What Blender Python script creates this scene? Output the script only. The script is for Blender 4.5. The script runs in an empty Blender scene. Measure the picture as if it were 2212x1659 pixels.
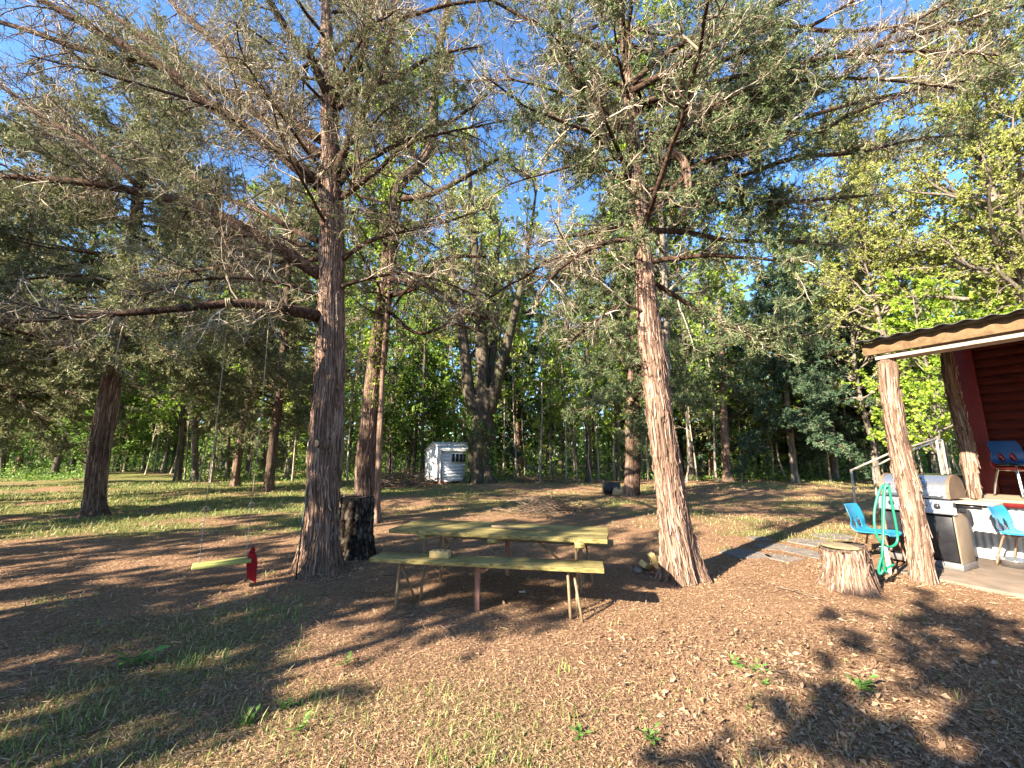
import bpy, math
import numpy as np
from math import radians, sin, cos, pi

rng = np.random.default_rng(7)
scene = bpy.context.scene
COL = scene.collection

# ------------------------------------------------------------------ camera model (used to read positions off the survey picture)
PITCH = radians(10.0)
FPX = 864.0
CU, CV = 1106.0, 829.5
CAMH = 1.5
FW = np.array([0, cos(PITCH), sin(PITCH)]); UP = np.array([0, -sin(PITCH), cos(PITCH)]); RT = np.array([1.0, 0, 0])
EYE = np.array([0, 0, CAMH])


def rayd(u, v):
    return FW + RT * ((u - CU) / FPX) + UP * (-(v - CV) / FPX)


def gp(u, v, z=0.0):
    d = rayd(u, v)
    return EYE + d * ((z - CAMH) / d[2])


def at(u, v, Y):
    d = rayd(u, v)
    return EYE + d * (Y / d[1])


def pxm(u, v, Y):
    """metres per survey pixel at that spot"""
    d = rayd(u, v)
    return (Y / d[1]) / FPX


# ------------------------------------------------------------------ sun
SUN_AZ = np.array([-0.76, -0.65]); SUN_AZ /= np.linalg.norm(SUN_AZ)
SUN_EL = radians(27)

# ------------------------------------------------------------------ nodes / materials


def new_mat(name):
    m = bpy.data.materials.new(name); m.use_nodes = True
    nt = m.node_tree; nt.nodes.clear()
    out = nt.nodes.new('ShaderNodeOutputMaterial')
    return m, nt, out


def N(nt, typ, **kw):
    n = nt.nodes.new(typ)
    for k, v in kw.items():
        if k in n.inputs.keys():
            n.inputs[k].default_value = v
        else:
            setattr(n, k, v)
    return n


def ramp(nt, fac, stops, interp='LINEAR'):
    r = nt.nodes.new('ShaderNodeValToRGB')
    r.color_ramp.interpolation = interp
    el = r.color_ramp.elements
    while len(el) < len(stops):
        el.new(0.5)
    for e, (p, c) in zip(el, stops):
        e.position = p; e.color = (*c, 1)
    nt.links.new(fac, r.inputs[0])
    return r.outputs[0]


def coords(nt, scale=(1, 1, 1), kind='Object'):
    tc = nt.nodes.new('ShaderNodeTexCoord')
    mp = nt.nodes.new('ShaderNodeMapping')
    mp.inputs['Scale'].default_value = scale
    nt.links.new(tc.outputs[kind], mp.inputs[0])
    return mp.outputs[0]


def noise(nt, vec, scale, detail=5, rough=0.6, dist=0.0):
    n = nt.nodes.new('ShaderNodeTexNoise')
    n.inputs['Scale'].default_value = scale; n.inputs['Detail'].default_value = detail
    n.inputs['Roughness'].default_value = rough; n.inputs['Distortion'].default_value = dist
    nt.links.new(vec, n.inputs['Vector'])
    return n.outputs['Fac']


def mixc(nt, fac, a, b, mode='MIX'):
    m = nt.nodes.new('ShaderNodeMix'); m.data_type = 'RGBA'; m.blend_type = mode
    if isinstance(fac, (int, float)): m.inputs[0].default_value = fac
    else: nt.links.new(fac, m.inputs[0])
    for i, c in ((6, a), (7, b)):
        if isinstance(c, tuple): m.inputs[i].default_value = (*c, 1)
        else: nt.links.new(c, m.inputs[i])
    return m.outputs[2]


def bump(nt, h, strength=0.5, dist=0.02):
    b = nt.nodes.new('ShaderNodeBump'); b.inputs['Strength'].default_value = strength; b.inputs['Distance'].default_value = dist
    nt.links.new(h, b.inputs['Height'])
    return b.outputs[0]


def principled(nt, out, color, rough=0.8, metal=0.0, normal=None, spec=0.3):
    p = nt.nodes.new('ShaderNodeBsdfPrincipled')
    if isinstance(color, tuple): p.inputs['Base Color'].default_value = (*color, 1)
    else: nt.links.new(color, p.inputs['Base Color'])
    if isinstance(rough, (int, float)): p.inputs['Roughness'].default_value = rough
    else: nt.links.new(rough, p.inputs['Roughness'])
    p.inputs['Metallic'].default_value = metal
    p.inputs['Specular IOR Level'].default_value = spec
    if normal is not None: nt.links.new(normal, p.inputs['Normal'])
    nt.links.new(p.outputs[0], out.inputs[0])
    return p


def mat_bark(name, dark, mid, pale, sc=34, zs=0.085, bs=1.0, moss=None, pale_pos=0.72):
    m, nt, out = new_mat(name)
    v = coords(nt, (1, 1, zs))
    n1 = noise(nt, v, sc, 6, 0.65, 0.4)
    n2 = noise(nt, coords(nt, (1, 1, 0.35)), 2.2, 4, 0.6)
    n3 = noise(nt, coords(nt, (1, 1, 0.12)), sc * 3.2, 4, 0.7)
    c = ramp(nt, n1, [(0.38, dark), (0.49, mid), (pale_pos - 0.1, pale)])
    c2 = ramp(nt, n3, [(0.3, tuple(0.55 * x for x in mid)), (0.7, pale)])
    c = mixc(nt, 0.35, c, c2)
    t = ramp(nt, n2, [(0.3, (0.62, 0.58, 0.55)), (0.7, (1.15, 1.08, 1.02))])
    c = mixc(nt, 1.0, c, t, 'MULTIPLY')
    if moss:
        n4 = noise(nt, coords(nt, (1, 1, 0.5)), 3.0, 5, 0.7)
        f = ramp(nt, n4, [(0.52, (0, 0, 0)), (0.68, (1, 1, 1))])
        c = mixc(nt, f, c, moss)
    a = nt.nodes.new('ShaderNodeMath'); a.operation = 'ADD'
    nt.links.new(n1, a.inputs[0]); nt.links.new(n3, a.inputs[1])
    principled(nt, out, c, 0.95, 0, bump(nt, a.outputs[0], bs, 0.05), 0.1)
    return m


def mat_leaf(name, stops, trans=0.35, rough=0.6):
    m, nt, out = new_mat(name)
    g = nt.nodes.new('ShaderNodeNewGeometry')
    oi = nt.nodes.new('ShaderNodeObjectInfo')
    c = ramp(nt, g.outputs['Random Per Island'], stops)
    p = nt.nodes.new('ShaderNodeBsdfPrincipled'); p.inputs['Roughness'].default_value = rough
    p.inputs['Specular IOR Level'].default_value = 0.25
    nt.links.new(c, p.inputs['Base Color'])
    t = nt.nodes.new('ShaderNodeBsdfTranslucent'); nt.links.new(c, t.inputs[0])
    mx = nt.nodes.new('ShaderNodeMixShader'); mx.inputs[0].default_value = trans
    nt.links.new(p.outputs[0], mx.inputs[1]); nt.links.new(t.outputs[0], mx.inputs[2])
    nt.links.new(mx.outputs[0], out.inputs[0])
    return m


def mat_wood(name, stops, along=(1, 12, 12), sc=3.0, rough=0.85, bs=0.4, stain=None):
    m, nt, out = new_mat(name)
    n1 = noise(nt, coords(nt, along), sc, 6, 0.65, 0.3)
    n2 = noise(nt, coords(nt, (1, 1, 1)), 3.5, 5, 0.65)
    c = ramp(nt, n1, stops)
    if stain:
        f = ramp(nt, n2, [(0.45, (0, 0, 0)), (0.7, (0.85, 0.85, 0.85))])
        c = mixc(nt, f, c, stain)
    principled(nt, out, c, rough, 0, bump(nt, n1, bs, 0.008), 0.2)
    return m


def mat_plain(name, col, rough=0.5, metal=0.0, var=0.18, sc=9.0, dirt=None, spec=0.4, bs=0.0):
    m, nt, out = new_mat(name)
    n1 = noise(nt, coords(nt), sc, 6, 0.65)
    c = ramp(nt, n1, [(0.3, tuple(x * (1 - var) for x in col)), (0.7, tuple(min(1, x * (1 + var)) for x in col))])
    if dirt:
        n2 = noise(nt, coords(nt, (1, 1, 0.5)), 5.0, 7, 0.72)
        f = ramp(nt, n2, [(0.5, (0, 0, 0)), (0.72, (0.8, 0.8, 0.8))])
        c = mixc(nt, f, c, dirt)
    r = ramp(nt, n1, [(0.3, (rough * 0.85,) * 3), (0.7, (min(1, rough * 1.15),) * 3)])
    principled(nt, out, c, r, metal, bump(nt, n1, bs, 0.01) if bs else None, spec)
    return m


M = {}
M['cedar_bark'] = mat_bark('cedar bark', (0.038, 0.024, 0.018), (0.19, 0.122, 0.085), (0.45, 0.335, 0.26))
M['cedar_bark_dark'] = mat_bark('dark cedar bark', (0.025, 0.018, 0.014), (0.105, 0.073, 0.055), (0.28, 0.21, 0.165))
M['oak_bark'] = mat_bark('oak bark', (0.022, 0.019, 0.015), (0.075, 0.062, 0.048), (0.17, 0.145, 0.115), sc=9, zs=0.2, moss=(0.045, 0.065, 0.02))
M['grey_bark'] = mat_bark('grey bark', (0.05, 0.043, 0.034), (0.15, 0.13, 0.105), (0.30, 0.27, 0.225), sc=10, zs=0.3, bs=0.5)
M['pale_bark'] = mat_bark('pale bark', (0.12, 0.10, 0.08), (0.30, 0.26, 0.21), (0.5, 0.46, 0.39), sc=12, zs=0.3, bs=0.4)
M['limb_bark'] = mat_bark('limb bark', (0.018, 0.012, 0.009), (0.07, 0.042, 0.03), (0.19, 0.13, 0.095), sc=22, zs=0.5)  # darkened so the limbs look backlit; the shade is in the colour
M['post_bark'] = mat_bark('post bark', (0.07, 0.04, 0.026), (0.26, 0.165, 0.115), (0.5, 0.38, 0.30), sc=36, zs=0.09)
M['stump_bark'] = mat_bark('stump bark', (0.06, 0.042, 0.032), (0.20, 0.15, 0.115), (0.42, 0.34, 0.28), sc=38, zs=0.07)


def mat_twig():
    m, nt, out = new_mat('dead twigs')
    g = nt.nodes.new('ShaderNodeNewGeometry')
    c = ramp(nt, g.outputs['Random Per Island'], [(0.0, (0.055, 0.04, 0.028)), (0.4, (0.14, 0.105, 0.072)), (0.72, (0.30, 0.245, 0.175)), (1.0, (0.52, 0.45, 0.35))])
    principled(nt, out, c, 0.9, 0, None, 0.1)
    return m


def mat_twig_brown():
    m, nt, out = new_mat('brown twigs')
    g = nt.nodes.new('ShaderNodeNewGeometry')
    c = ramp(nt, g.outputs['Random Per Island'], [(0.0, (0.05, 0.034, 0.024)), (0.5, (0.11, 0.08, 0.055)), (1.0, (0.24, 0.19, 0.14))])
    principled(nt, out, c, 0.9, 0, None, 0.1)
    return m


M['twig'] = mat_twig()
M['twig_brown'] = mat_twig_brown()
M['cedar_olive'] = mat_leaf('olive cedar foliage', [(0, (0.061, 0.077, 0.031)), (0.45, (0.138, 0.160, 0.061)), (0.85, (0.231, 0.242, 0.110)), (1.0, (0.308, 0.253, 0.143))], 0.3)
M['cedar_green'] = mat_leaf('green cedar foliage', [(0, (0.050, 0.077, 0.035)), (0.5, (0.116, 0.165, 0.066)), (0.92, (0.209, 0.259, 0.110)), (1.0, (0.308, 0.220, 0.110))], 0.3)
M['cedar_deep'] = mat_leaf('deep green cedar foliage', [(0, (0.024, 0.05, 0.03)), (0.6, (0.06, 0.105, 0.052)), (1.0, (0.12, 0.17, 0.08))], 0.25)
M['leaf_spring'] = mat_leaf('spring leaves', [(0, (0.115, 0.207, 0.016)), (0.5, (0.241, 0.356, 0.034)), (1.0, (0.391, 0.483, 0.069))], 0.45)
M['leaf_mid'] = mat_leaf('mid green leaves', [(0, (0.095, 0.176, 0.024)), (0.5, (0.189, 0.311, 0.043)), (1.0, (0.324, 0.446, 0.081))], 0.42)
M['leaf_yellow'] = mat_leaf('yellow green leaves', [(0, (0.16, 0.2, 0.035)), (0.5, (0.29, 0.32, 0.07)), (0.85, (0.42, 0.42, 0.12)), (1.0, (0.42, 0.40, 0.26))], 0.4)
M['leaf_pale'] = mat_leaf('pale budding leaves', [(0, (0.165, 0.209, 0.055)), (0.5, (0.308, 0.341, 0.110)), (1.0, (0.462, 0.462, 0.242))], 0.4)
M['leaf_dark'] = mat_leaf('dark understory leaves', [(0, (0.060, 0.120, 0.022)), (0.6, (0.128, 0.225, 0.039)), (1.0, (0.270, 0.390, 0.075))], 0.35)
M['grass'] = mat_leaf('grass blades', [(0, (0.086, 0.149, 0.025)), (0.5, (0.172, 0.241, 0.052)), (0.8, (0.287, 0.322, 0.098)), (1.0, (0.414, 0.356, 0.172))], 0.3)
M['dry_grass'] = mat_leaf('dry grass blades', [(0, (0.17, 0.19, 0.055)), (0.5, (0.29, 0.26, 0.11)), (1.0, (0.44, 0.35, 0.2))], 0.25)
M['weed'] = mat_leaf('weed leaves', [(0, (0.07, 0.16, 0.03)), (1.0, (0.15, 0.28, 0.06))], 0.3)
M['litter'] = mat_leaf('leaf litter', [(0, (0.12, 0.07, 0.042)), (0.4, (0.24, 0.15, 0.088)), (0.85, (0.335, 0.215, 0.13)), (1.0, (0.40, 0.275, 0.18))], 0.08, 0.8)
M['needle'] = mat_leaf('fallen needles', [(0, (0.15, 0.088, 0.05)), (0.4, (0.29, 0.18, 0.10)), (0.85, (0.41, 0.275, 0.16)), (1.0, (0.47, 0.355, 0.235))], 0.05, 0.85)

M['brush_wood'] = mat_wood('dead brush wood', [(0.3, (0.05, 0.034, 0.025)), (0.55, (0.15, 0.105, 0.075)), (0.72, (0.33, 0.26, 0.19))], along=(6, 6, 6))
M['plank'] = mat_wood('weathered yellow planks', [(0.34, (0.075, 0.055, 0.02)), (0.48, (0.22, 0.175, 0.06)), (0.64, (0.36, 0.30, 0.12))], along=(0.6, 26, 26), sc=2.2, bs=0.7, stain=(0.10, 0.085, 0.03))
M['plank_shaded'] = mat_wood('shaded weathered plank', [(0.3, (0.08, 0.06, 0.03)), (0.7, (0.19, 0.14, 0.07))])  # darker copy of the plank, the far bench's shade put into its colour
M['swing_wood'] = mat_wood('green yellow painted board', [(0.3, (0.2, 0.2, 0.05)), (0.7, (0.38, 0.38, 0.12))], along=(0.8, 22, 22), stain=(0.14, 0.14, 0.05))
M['old_post'] = mat_wood('red brown post', [(0.3, (0.16, 0.075, 0.05)), (0.7, (0.33, 0.17, 0.12))], along=(12, 12, 1))
M['frame_pipe'] = mat_plain('weathered tan pipe', (0.19, 0.135, 0.075), 0.6, 0.0, 0.3, 20, (0.14, 0.07, 0.04))
M['brick'] = mat_plain('buff brick', (0.46, 0.34, 0.15), 0.9, 0, 0.25, 30, (0.22, 0.17, 0.08), 0.1, 0.4)
M['hole_shade'] = mat_plain('brick core hole shade', (0.03, 0.025, 0.02), 1.0)
M['rope'] = mat_plain('tan rope', (0.25, 0.21, 0.13), 0.9, 0, 0.3, 60)
M['chain'] = mat_plain('dull steel chain', (0.28, 0.27, 0.25), 0.45, 0.8, 0.2, 30)
M['red_cloth'] = mat_plain('red cloth', (0.25, 0.010, 0.013), 0.85, 0, 0.3, 6, None, 0.15)
M['fascia'] = mat_wood('yellow brown fascia timber', [(0.3, (0.085, 0.052, 0.026)), (0.7, (0.18, 0.115, 0.058))], along=(12, 12, 12), sc=1.2)
M['pale_board'] = mat_wood('pale grey pink board', [(0.3, (0.22, 0.165, 0.125)), (0.7, (0.42, 0.33, 0.26))], along=(9, 9, 9), sc=1.0)
M['deck_board'] = mat_wood('tan deck boards', [(0.3, (0.33, 0.24, 0.15)), (0.7, (0.52, 0.41, 0.27))], along=(9, 9, 9), sc=1.0)
M['red_paint'] = mat_plain('barn red paint', (0.12, 0.009, 0.009), 0.55, 0, 0.2, 8, (0.16, 0.03, 0.02))
M['red_log'] = mat_wood('red stained log siding', [(0.3, (0.03, 0.005, 0.004)), (0.6, (0.07, 0.011, 0.007)), (0.78, (0.16, 0.055, 0.02))], along=(3, 3, 14), sc=1.5)
M['metal_roof'] = mat_plain('dark corrugated metal', (0.075, 0.075, 0.07), 0.55, 0.5, 0.3, 4, (0.13, 0.09, 0.06))
M['white_tin'] = mat_plain('white corrugated tin', (0.45, 0.44, 0.42), 0.5, 0.1, 0.12, 3, (0.45, 0.40, 0.35))
M['rust_tin'] = mat_plain('rusty corrugated tin', (0.36, 0.17, 0.09), 0.8, 0.1, 0.35, 6, (0.55, 0.42, 0.32))
M['galv'] = mat_plain('galvanised pipe', (0.38, 0.34, 0.28), 0.5, 0.3, 0.2, 14, (0.36, 0.28, 0.2))
M['chair_blue'] = mat_plain('turquoise plastic', (0.012, 0.165, 0.29), 0.38, 0, 0.1, 5, (0.03, 0.13, 0.2), 0.5)
M['chair_navy'] = mat_plain('navy plastic', (0.012, 0.06, 0.17), 0.4, 0, 0.1, 5, None, 0.5)
M['chair_red'] = mat_plain('red plastic', (0.42, 0.04, 0.03), 0.4, 0, 0.1, 5, None, 0.5)
M['rust_leg'] = mat_plain('rusty tube', (0.24, 0.12, 0.075), 0.7, 0.3, 0.35, 25, (0.3, 0.22, 0.16))
M['chrome'] = mat_plain('chrome tube', (0.6, 0.59, 0.56), 0.22, 0.9, 0.1, 10)
M['steel'] = mat_plain('brushed stainless steel', (0.58, 0.59, 0.62), 0.24, 0.9, 0.06, 40)
M['cast'] = mat_plain('brown cast end cap', (0.16, 0.11, 0.075), 0.6, 0.4, 0.2, 10)
M['black'] = mat_plain('black enamel', (0.012, 0.012, 0.014), 0.3, 0, 0.3, 6, None, 0.5)
M['knob'] = mat_plain('black knob plastic', (0.02, 0.02, 0.022), 0.35)
M['grey_metal'] = mat_plain('grey painted metal', (0.16, 0.155, 0.15), 0.5, 0.4, 0.2, 10)
M['side_panel'] = mat_plain('tan side panel', (0.21, 0.16, 0.11), 0.6, 0.2, 0.2, 8)  # tan metal sheet with slight random tone
M['shelf'] = mat_plain('pale shelf top', (0.36, 0.33, 0.27), 0.6, 0, 0.15, 8, (0.42, 0.36, 0.24))
M['hose'] = mat_plain('green garden hose', (0.01, 0.17, 0.095), 0.4, 0, 0.15, 20, None, 0.5)
M['pvc'] = mat_plain('white pvc', (0.68, 0.66, 0.6), 0.5, 0, 0.1, 9)
M['shed_wall'] = mat_plain('white metal siding', (0.70, 0.71, 0.70), 0.55, 0, 0.06, 3, (0.52, 0.53, 0.5))
M['shed_roof'] = mat_plain('dirty white roof', (0.55, 0.54, 0.5), 0.6, 0, 0.12, 4, (0.25, 0.22, 0.17))
M['glass'] = mat_plain('dark window glass', (0.02, 0.025, 0.028), 0.08, 0, 0.2, 3, None, 0.6)
M['concrete'] = mat_plain('dusty concrete', (0.17, 0.135, 0.105), 0.95, 0, 0.3, 4, (0.2, 0.13, 0.085), 0.1, 0.3)
M['stone'] = mat_plain('grey flagstone', (0.15, 0.135, 0.12), 0.9, 0, 0.3, 6, (0.22, 0.145, 0.095), 0.15, 0.3)
M['cut_wood'] = mat_plain('mossy cut wood', (0.21, 0.165, 0.10), 0.95, 0, 0.35, 10, (0.10, 0.10, 0.04), 0.1, 0.4)
M['fresh_cut'] = mat_plain('pale cut wood', (0.5, 0.33, 0.17), 0.9, 0, 0.2, 14)
M['tub'] = mat_plain('black rubber tub', (0.03, 0.03, 0.033), 0.6, 0, 0.3, 6, (0.12, 0.1, 0.07))
M['tan_wood'] = mat_wood('tan broken wood', [(0.3, (0.25, 0.18, 0.10)), (0.7, (0.5, 0.38, 0.22))])
M['dark_pole'] = mat_plain('dark green pole', (0.02, 0.045, 0.04), 0.5)
M['nest'] = mat_plain('nest of dead leaves', (0.13, 0.06, 0.03), 0.95, 0, 0.4, 20)


def mat_scaly():
    m, nt, out = new_mat('scaly mottled bark')
    v = nt.nodes.new('ShaderNodeTexVoronoi'); v.inputs['Scale'].default_value = 19
    nt.links.new(coords(nt, (1, 1, 0.6)), v.inputs['Vector'])
    c1 = ramp(nt, v.outputs['Color'], [(0.25, (0.035, 0.028, 0.022)), (0.5, (0.085, 0.068, 0.052)), (0.85, (0.2, 0.16, 0.12))])
    e = ramp(nt, v.outputs['Distance'], [(0.3, (1, 1, 1)), (0.66, (0.3, 0.27, 0.25))])
    c = mixc(nt, 1.0, c1, e, 'MULTIPLY')
    n = noise(nt, coords(nt), 24, 5, 0.7)
    i = nt.nodes.new('ShaderNodeMath'); i.operation = 'SUBTRACT'
    nt.links.new(n, i.inputs[0]); nt.links.new(v.outputs['Distance'], i.inputs[1])
    principled(nt, out, c, 0.95, 0, bump(nt, i.outputs[0], 1.0, 0.04), 0.1)
    return m


M['scaly'] = mat_scaly()


def mat_strip():
    m, nt, out = new_mat('peeling bark strips')
    g = nt.nodes.new('ShaderNodeNewGeometry')
    c = ramp(nt, g.outputs['Random Per Island'], [(0, (0.06, 0.038, 0.028)), (0.4, (0.16, 0.10, 0.07)), (0.8, (0.28, 0.19, 0.14)), (1, (0.38, 0.285, 0.22))])
    n1 = noise(nt, coords(nt, (1, 1, 0.2)), 60, 4, 0.7)
    t = ramp(nt, n1, [(0.35, (0.65, 0.62, 0.6)), (0.65, (1.1, 1.1, 1.1))])
    principled(nt, out, mixc(nt, 1.0, c, t, 'MULTIPLY'), 0.95, 0, bump(nt, n1, 0.5, 0.01), 0.1)
    return m


M['strip'] = mat_strip()

# ------------------------------------------------------------------ mesh builder


def nrm(a):
    return a / np.maximum(np.linalg.norm(a, axis=-1, keepdims=True), 1e-9)


class MB:
    def __init__(self):
        self.v = []; self.q = []; self.n = 0; self.polys = []

    def add(self, v, q):
        v = np.asarray(v, float).reshape(-1, 3); q = np.asarray(q, np.int64)
        self.v.append(v); self.q.append(q + self.n); self.n += len(v)
        return self

    def poly(self, v):
        v = np.asarray(v, float).reshape(-1, 3)
        self.v.append(v); self.polys.append(list(range(self.n, self.n + len(v)))); self.n += len(v)
        return self

    def hexa(self, c):
        """8 corners: bottom loop 0-3, top loop 4-7"""
        return self.add(c, [[3, 2, 1, 0], [4, 5, 6, 7], [0, 1, 5, 4], [1, 2, 6, 5], [2, 3, 7, 6], [3, 0, 4, 7]])

    def box(self, c, s, X=(1, 0, 0), Y=(0, 1, 0), Z=(0, 0, 1)):
        c = np.asarray(c, float); X, Y, Z = (np.asarray(a, float) for a in (X, Y, Z))
        h = np.asarray(s, float) / 2
        pts = []
        for z in (-1, 1):
            for x, y in ((-1, -1), (1, -1), (1, 1), (-1, 1)):
                pts.append(c + X * x * h[0] + Y * y * h[1] + Z * z * h[2])
        return self.hexa(pts)

    def tubes(self, P, R, S=3, caps=False):
        P = np.asarray(P, float); R = np.asarray(R, float)
        if P.ndim == 2: P = P[None]; R = R[None]
        n, K, _ = P.shape
        T = nrm(np.gradient(P, axis=1))
        ref = np.where(np.abs(T[:, :1, 2:3]) > 0.8, np.array([1.0, 0.13, 0]), np.array([0.07, 0.03, 1.0]))
        ref = np.broadcast_to(ref, T.shape)
        U = nrm(np.cross(T, ref)); W = np.cross(T, U)
        a = np.arange(S) * 2 * pi / S
        ring = P[:, :, None] + R[:, :, None, None] * (np.cos(a)[:, None] * U[:, :, None] + np.sin(a)[:, None] * W[:, :, None])
        base = (np.arange(n) * K * S)[:, None, None]
        k = np.arange(K - 1)[None, :, None] * S; s = np.arange(S)[None, None]; s2 = (s + 1) % S
        q = np.stack([base + k + s, base + k + s2, base + k + S + s2, base + k + S + s], -1).reshape(-1, 4)
        start = self.n
        self.add(ring.reshape(-1, 3), q)
        if caps:
            for i in range(n):
                b = start + i * K * S
                self.polys.append([b + j for j in range(S)][::-1])
                self.polys.append([b + (K - 1) * S + j for j in range(S)])
        return self

    def tube(self, pts, r, S=8, caps=True):
        pts = np.asarray(pts, float)
        r = np.full(len(pts), r, float) if np.isscalar(r) else np.asarray(r, float)
        return self.tubes(pts[None], r[None], S, caps)

    def lathe(self, c, prof, S=24, X=(1, 0, 0), Y=(0, 1, 0), Z=(0, 0, 1)):
        c = np.asarray(c, float); X, Y, Z = (np.asarray(a, float) for a in (X, Y, Z))
        a = np.arange(S) * 2 * pi / S
        v = []
        for r, z in prof:
            v.append(c + Z * z + r * (np.cos(a)[:, None] * X + np.sin(a)[:, None] * Y))
        K = len(prof)
        k = np.arange(K - 1)[:, None] * S; s = np.arange(S)[None]; s2 = (s + 1) % S
        q = np.stack([k + s, k + s2, k + S + s2, k + S + s], -1).reshape(-1, 4)
        b = self.n
        self.add(np.array(v), q)
        self.polys.append([b + j for j in range(S)][::-1]); self.polys.append([b + (K - 1) * S + j for j in range(S)])
        return self

    def grid(self, G):
        G = np.asarray(G, float); a, b, _ = G.shape
        i = np.arange(a - 1)[:, None] * b; j = np.arange(b - 1)[None]
        q = np.stack([i + j, i + j + 1, i + b + j + 1, i + b + j], -1).reshape(-1, 4)
        return self.add(G.reshape(-1, 3), q)

    def leaves(self, p, d, l, w, nrmv=None, fold=0.0):
        """diamond leaves: base p, direction d, length l, width w"""
        n = len(p); d = nrm(d)
        if nrmv is None: nrmv = rng.normal(size=(n, 3))
        s = nrm(np.cross(d, nrmv)); up = np.cross(s, d)
        l = np.broadcast_to(np.asarray(l, float), (n,))[:, None]; w = np.broadcast_to(np.asarray(w, float), (n,))[:, None]
        m = p + d * l * 0.45
        v = np.stack([p, m + s * w * 0.5 + up * w * fold, p + d * l, m - s * w * 0.5 + up * w * fold], 1).reshape(-1, 3)
        q = np.arange(4 * n).reshape(n, 4)
        return self.add(v, q)

    def mesh(self, name, origin=(0, 0, 0), smooth=False):
        me = bpy.data.meshes.new(name)
        v = np.concatenate(self.v) - np.asarray(origin, float)
        q = np.concatenate(self.q) if self.q else np.zeros((0, 4), np.int64)
        pl = np.array([i for p in self.polys for i in p], np.int64)
        loops = np.concatenate([q.reshape(-1), pl]).astype(np.int32)
        starts = np.concatenate([np.arange(len(q)) * 4, len(q) * 4 + np.cumsum([0] + [len(p) for p in self.polys])[:-1] if self.polys else np.zeros(0, int)]).astype(np.int32)
        me.vertices.add(len(v)); me.vertices.foreach_set('co', v.astype(np.float32).ravel())
        me.loops.add(len(loops)); me.loops.foreach_set('vertex_index', loops)
        me.polygons.add(len(starts)); me.polygons.foreach_set('loop_start', starts)
        if smooth: me.polygons.foreach_set('use_smooth', np.ones(len(starts), bool))
        me.update(calc_edges=True)
        return me


def thing(name, label, cat, loc=(0, 0, 0), group=None, rz=0.0):
    o = bpy.data.objects.new(name, None); COL.objects.link(o)
    o.empty_display_size = 0.2
    o.location = loc; o.rotation_euler = (0, 0, rz)
    o['label'] = label; o['category'] = cat
    if group: o['group'] = group
    return o


def part(name, mb, mat, parent=None, smooth=False, origin=None, label=None, bevel=0.0):
    """a part whose mesh is given in world coordinates"""
    if origin is None:
        origin = tuple(root_of(parent).location) if parent is not None else (0, 0, 0)
    me = mb.mesh(name, origin, smooth)
    me.materials.append(M[mat] if isinstance(mat, str) else mat)
    o = bpy.data.objects.new(name, me); COL.objects.link(o)
    if parent is not None: o.parent = parent
    else: o.location = origin
    if label: o['label'] = label
    if bevel:
        b = o.modifiers.new('bevel', 'BEVEL'); b.width = bevel; b.segments = 2; b.limit_method = 'ANGLE'
    return o


def root_of(o):
    while o.parent is not None: o = o.parent
    return o


def solo(name, mb, mat, label, cat, loc, group=None, smooth=False, bevel=0.0):
    o = part(name, mb, mat, None, smooth, loc, None, bevel)
    o['label'] = label; o['category'] = cat
    if group: o['group'] = group
    return o


def struct(name, mb, mat, kind='structure', smooth=False, bevel=0.0):
    o = part(name, mb, mat, None, smooth, (0, 0, 0), None, bevel); o['kind'] = kind
    return o


def dup(root, loc, rz=0.0, scale=1.0, label=None, group=None):
    r = root.copy(); COL.objects.link(r)
    r.location = loc; r.rotation_euler = (0, 0, rz)
    r.scale = (scale, scale, scale) if np.isscalar(scale) else scale
    if label: r['label'] = label
    if group: r['group'] = group
    for ch in list(root.children):
        c = ch.copy(); COL.objects.link(c); c.parent = r
        for g in list(ch.children):
            d = g.copy(); COL.objects.link(d); d.parent = c
    return r


# ------------------------------------------------------------------ growth helpers
_h = np.random.default_rng(3).uniform(-1, 1, (256, 256))


def vnoise(x, y, f):
    x = np.asarray(x, float) * f + 57.3; y = np.asarray(y, float) * f + 91.7
    i = np.floor(x).astype(int); j = np.floor(y).astype(int); a = x - i; b = y - j
    a = a * a * (3 - 2 * a); b = b * b * (3 - 2 * b)
    i &= 255; j &= 255; i1 = (i + 1) & 255; j1 = (j + 1) & 255
    return (_h[i, j] * (1 - a) + _h[i1, j] * a) * (1 - b) + (_h[i, j1] * (1 - a) + _h[i1, j1] * a) * b





def resample(P, R, K):
    P = np.asarray(P, float); R = np.asarray(R, float)
    # Catmull-Rom through the points
    n = len(P)
    t = np.linspace(0, n - 1, K)
    i = np.minimum(t.astype(int), n - 2); f = (t - i)[:, None]
    def g(j): return P[np.clip(j, 0, n - 1)]
    p0, p1, p2, p3 = g(i - 1), g(i), g(i + 1), g(i + 2)
    out = 0.5 * ((2 * p1) + (-p0 + p2) * f + (2 * p0 - 5 * p1 + 4 * p2 - p3) * f ** 2 + (-p0 + 3 * p1 - 3 * p2 + p3) * f ** 3)
    return out, np.interp(t, np.arange(n), R)


def plen(P):
    return np.linalg.norm(np.diff(P, axis=1), axis=2).sum(1)


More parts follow.
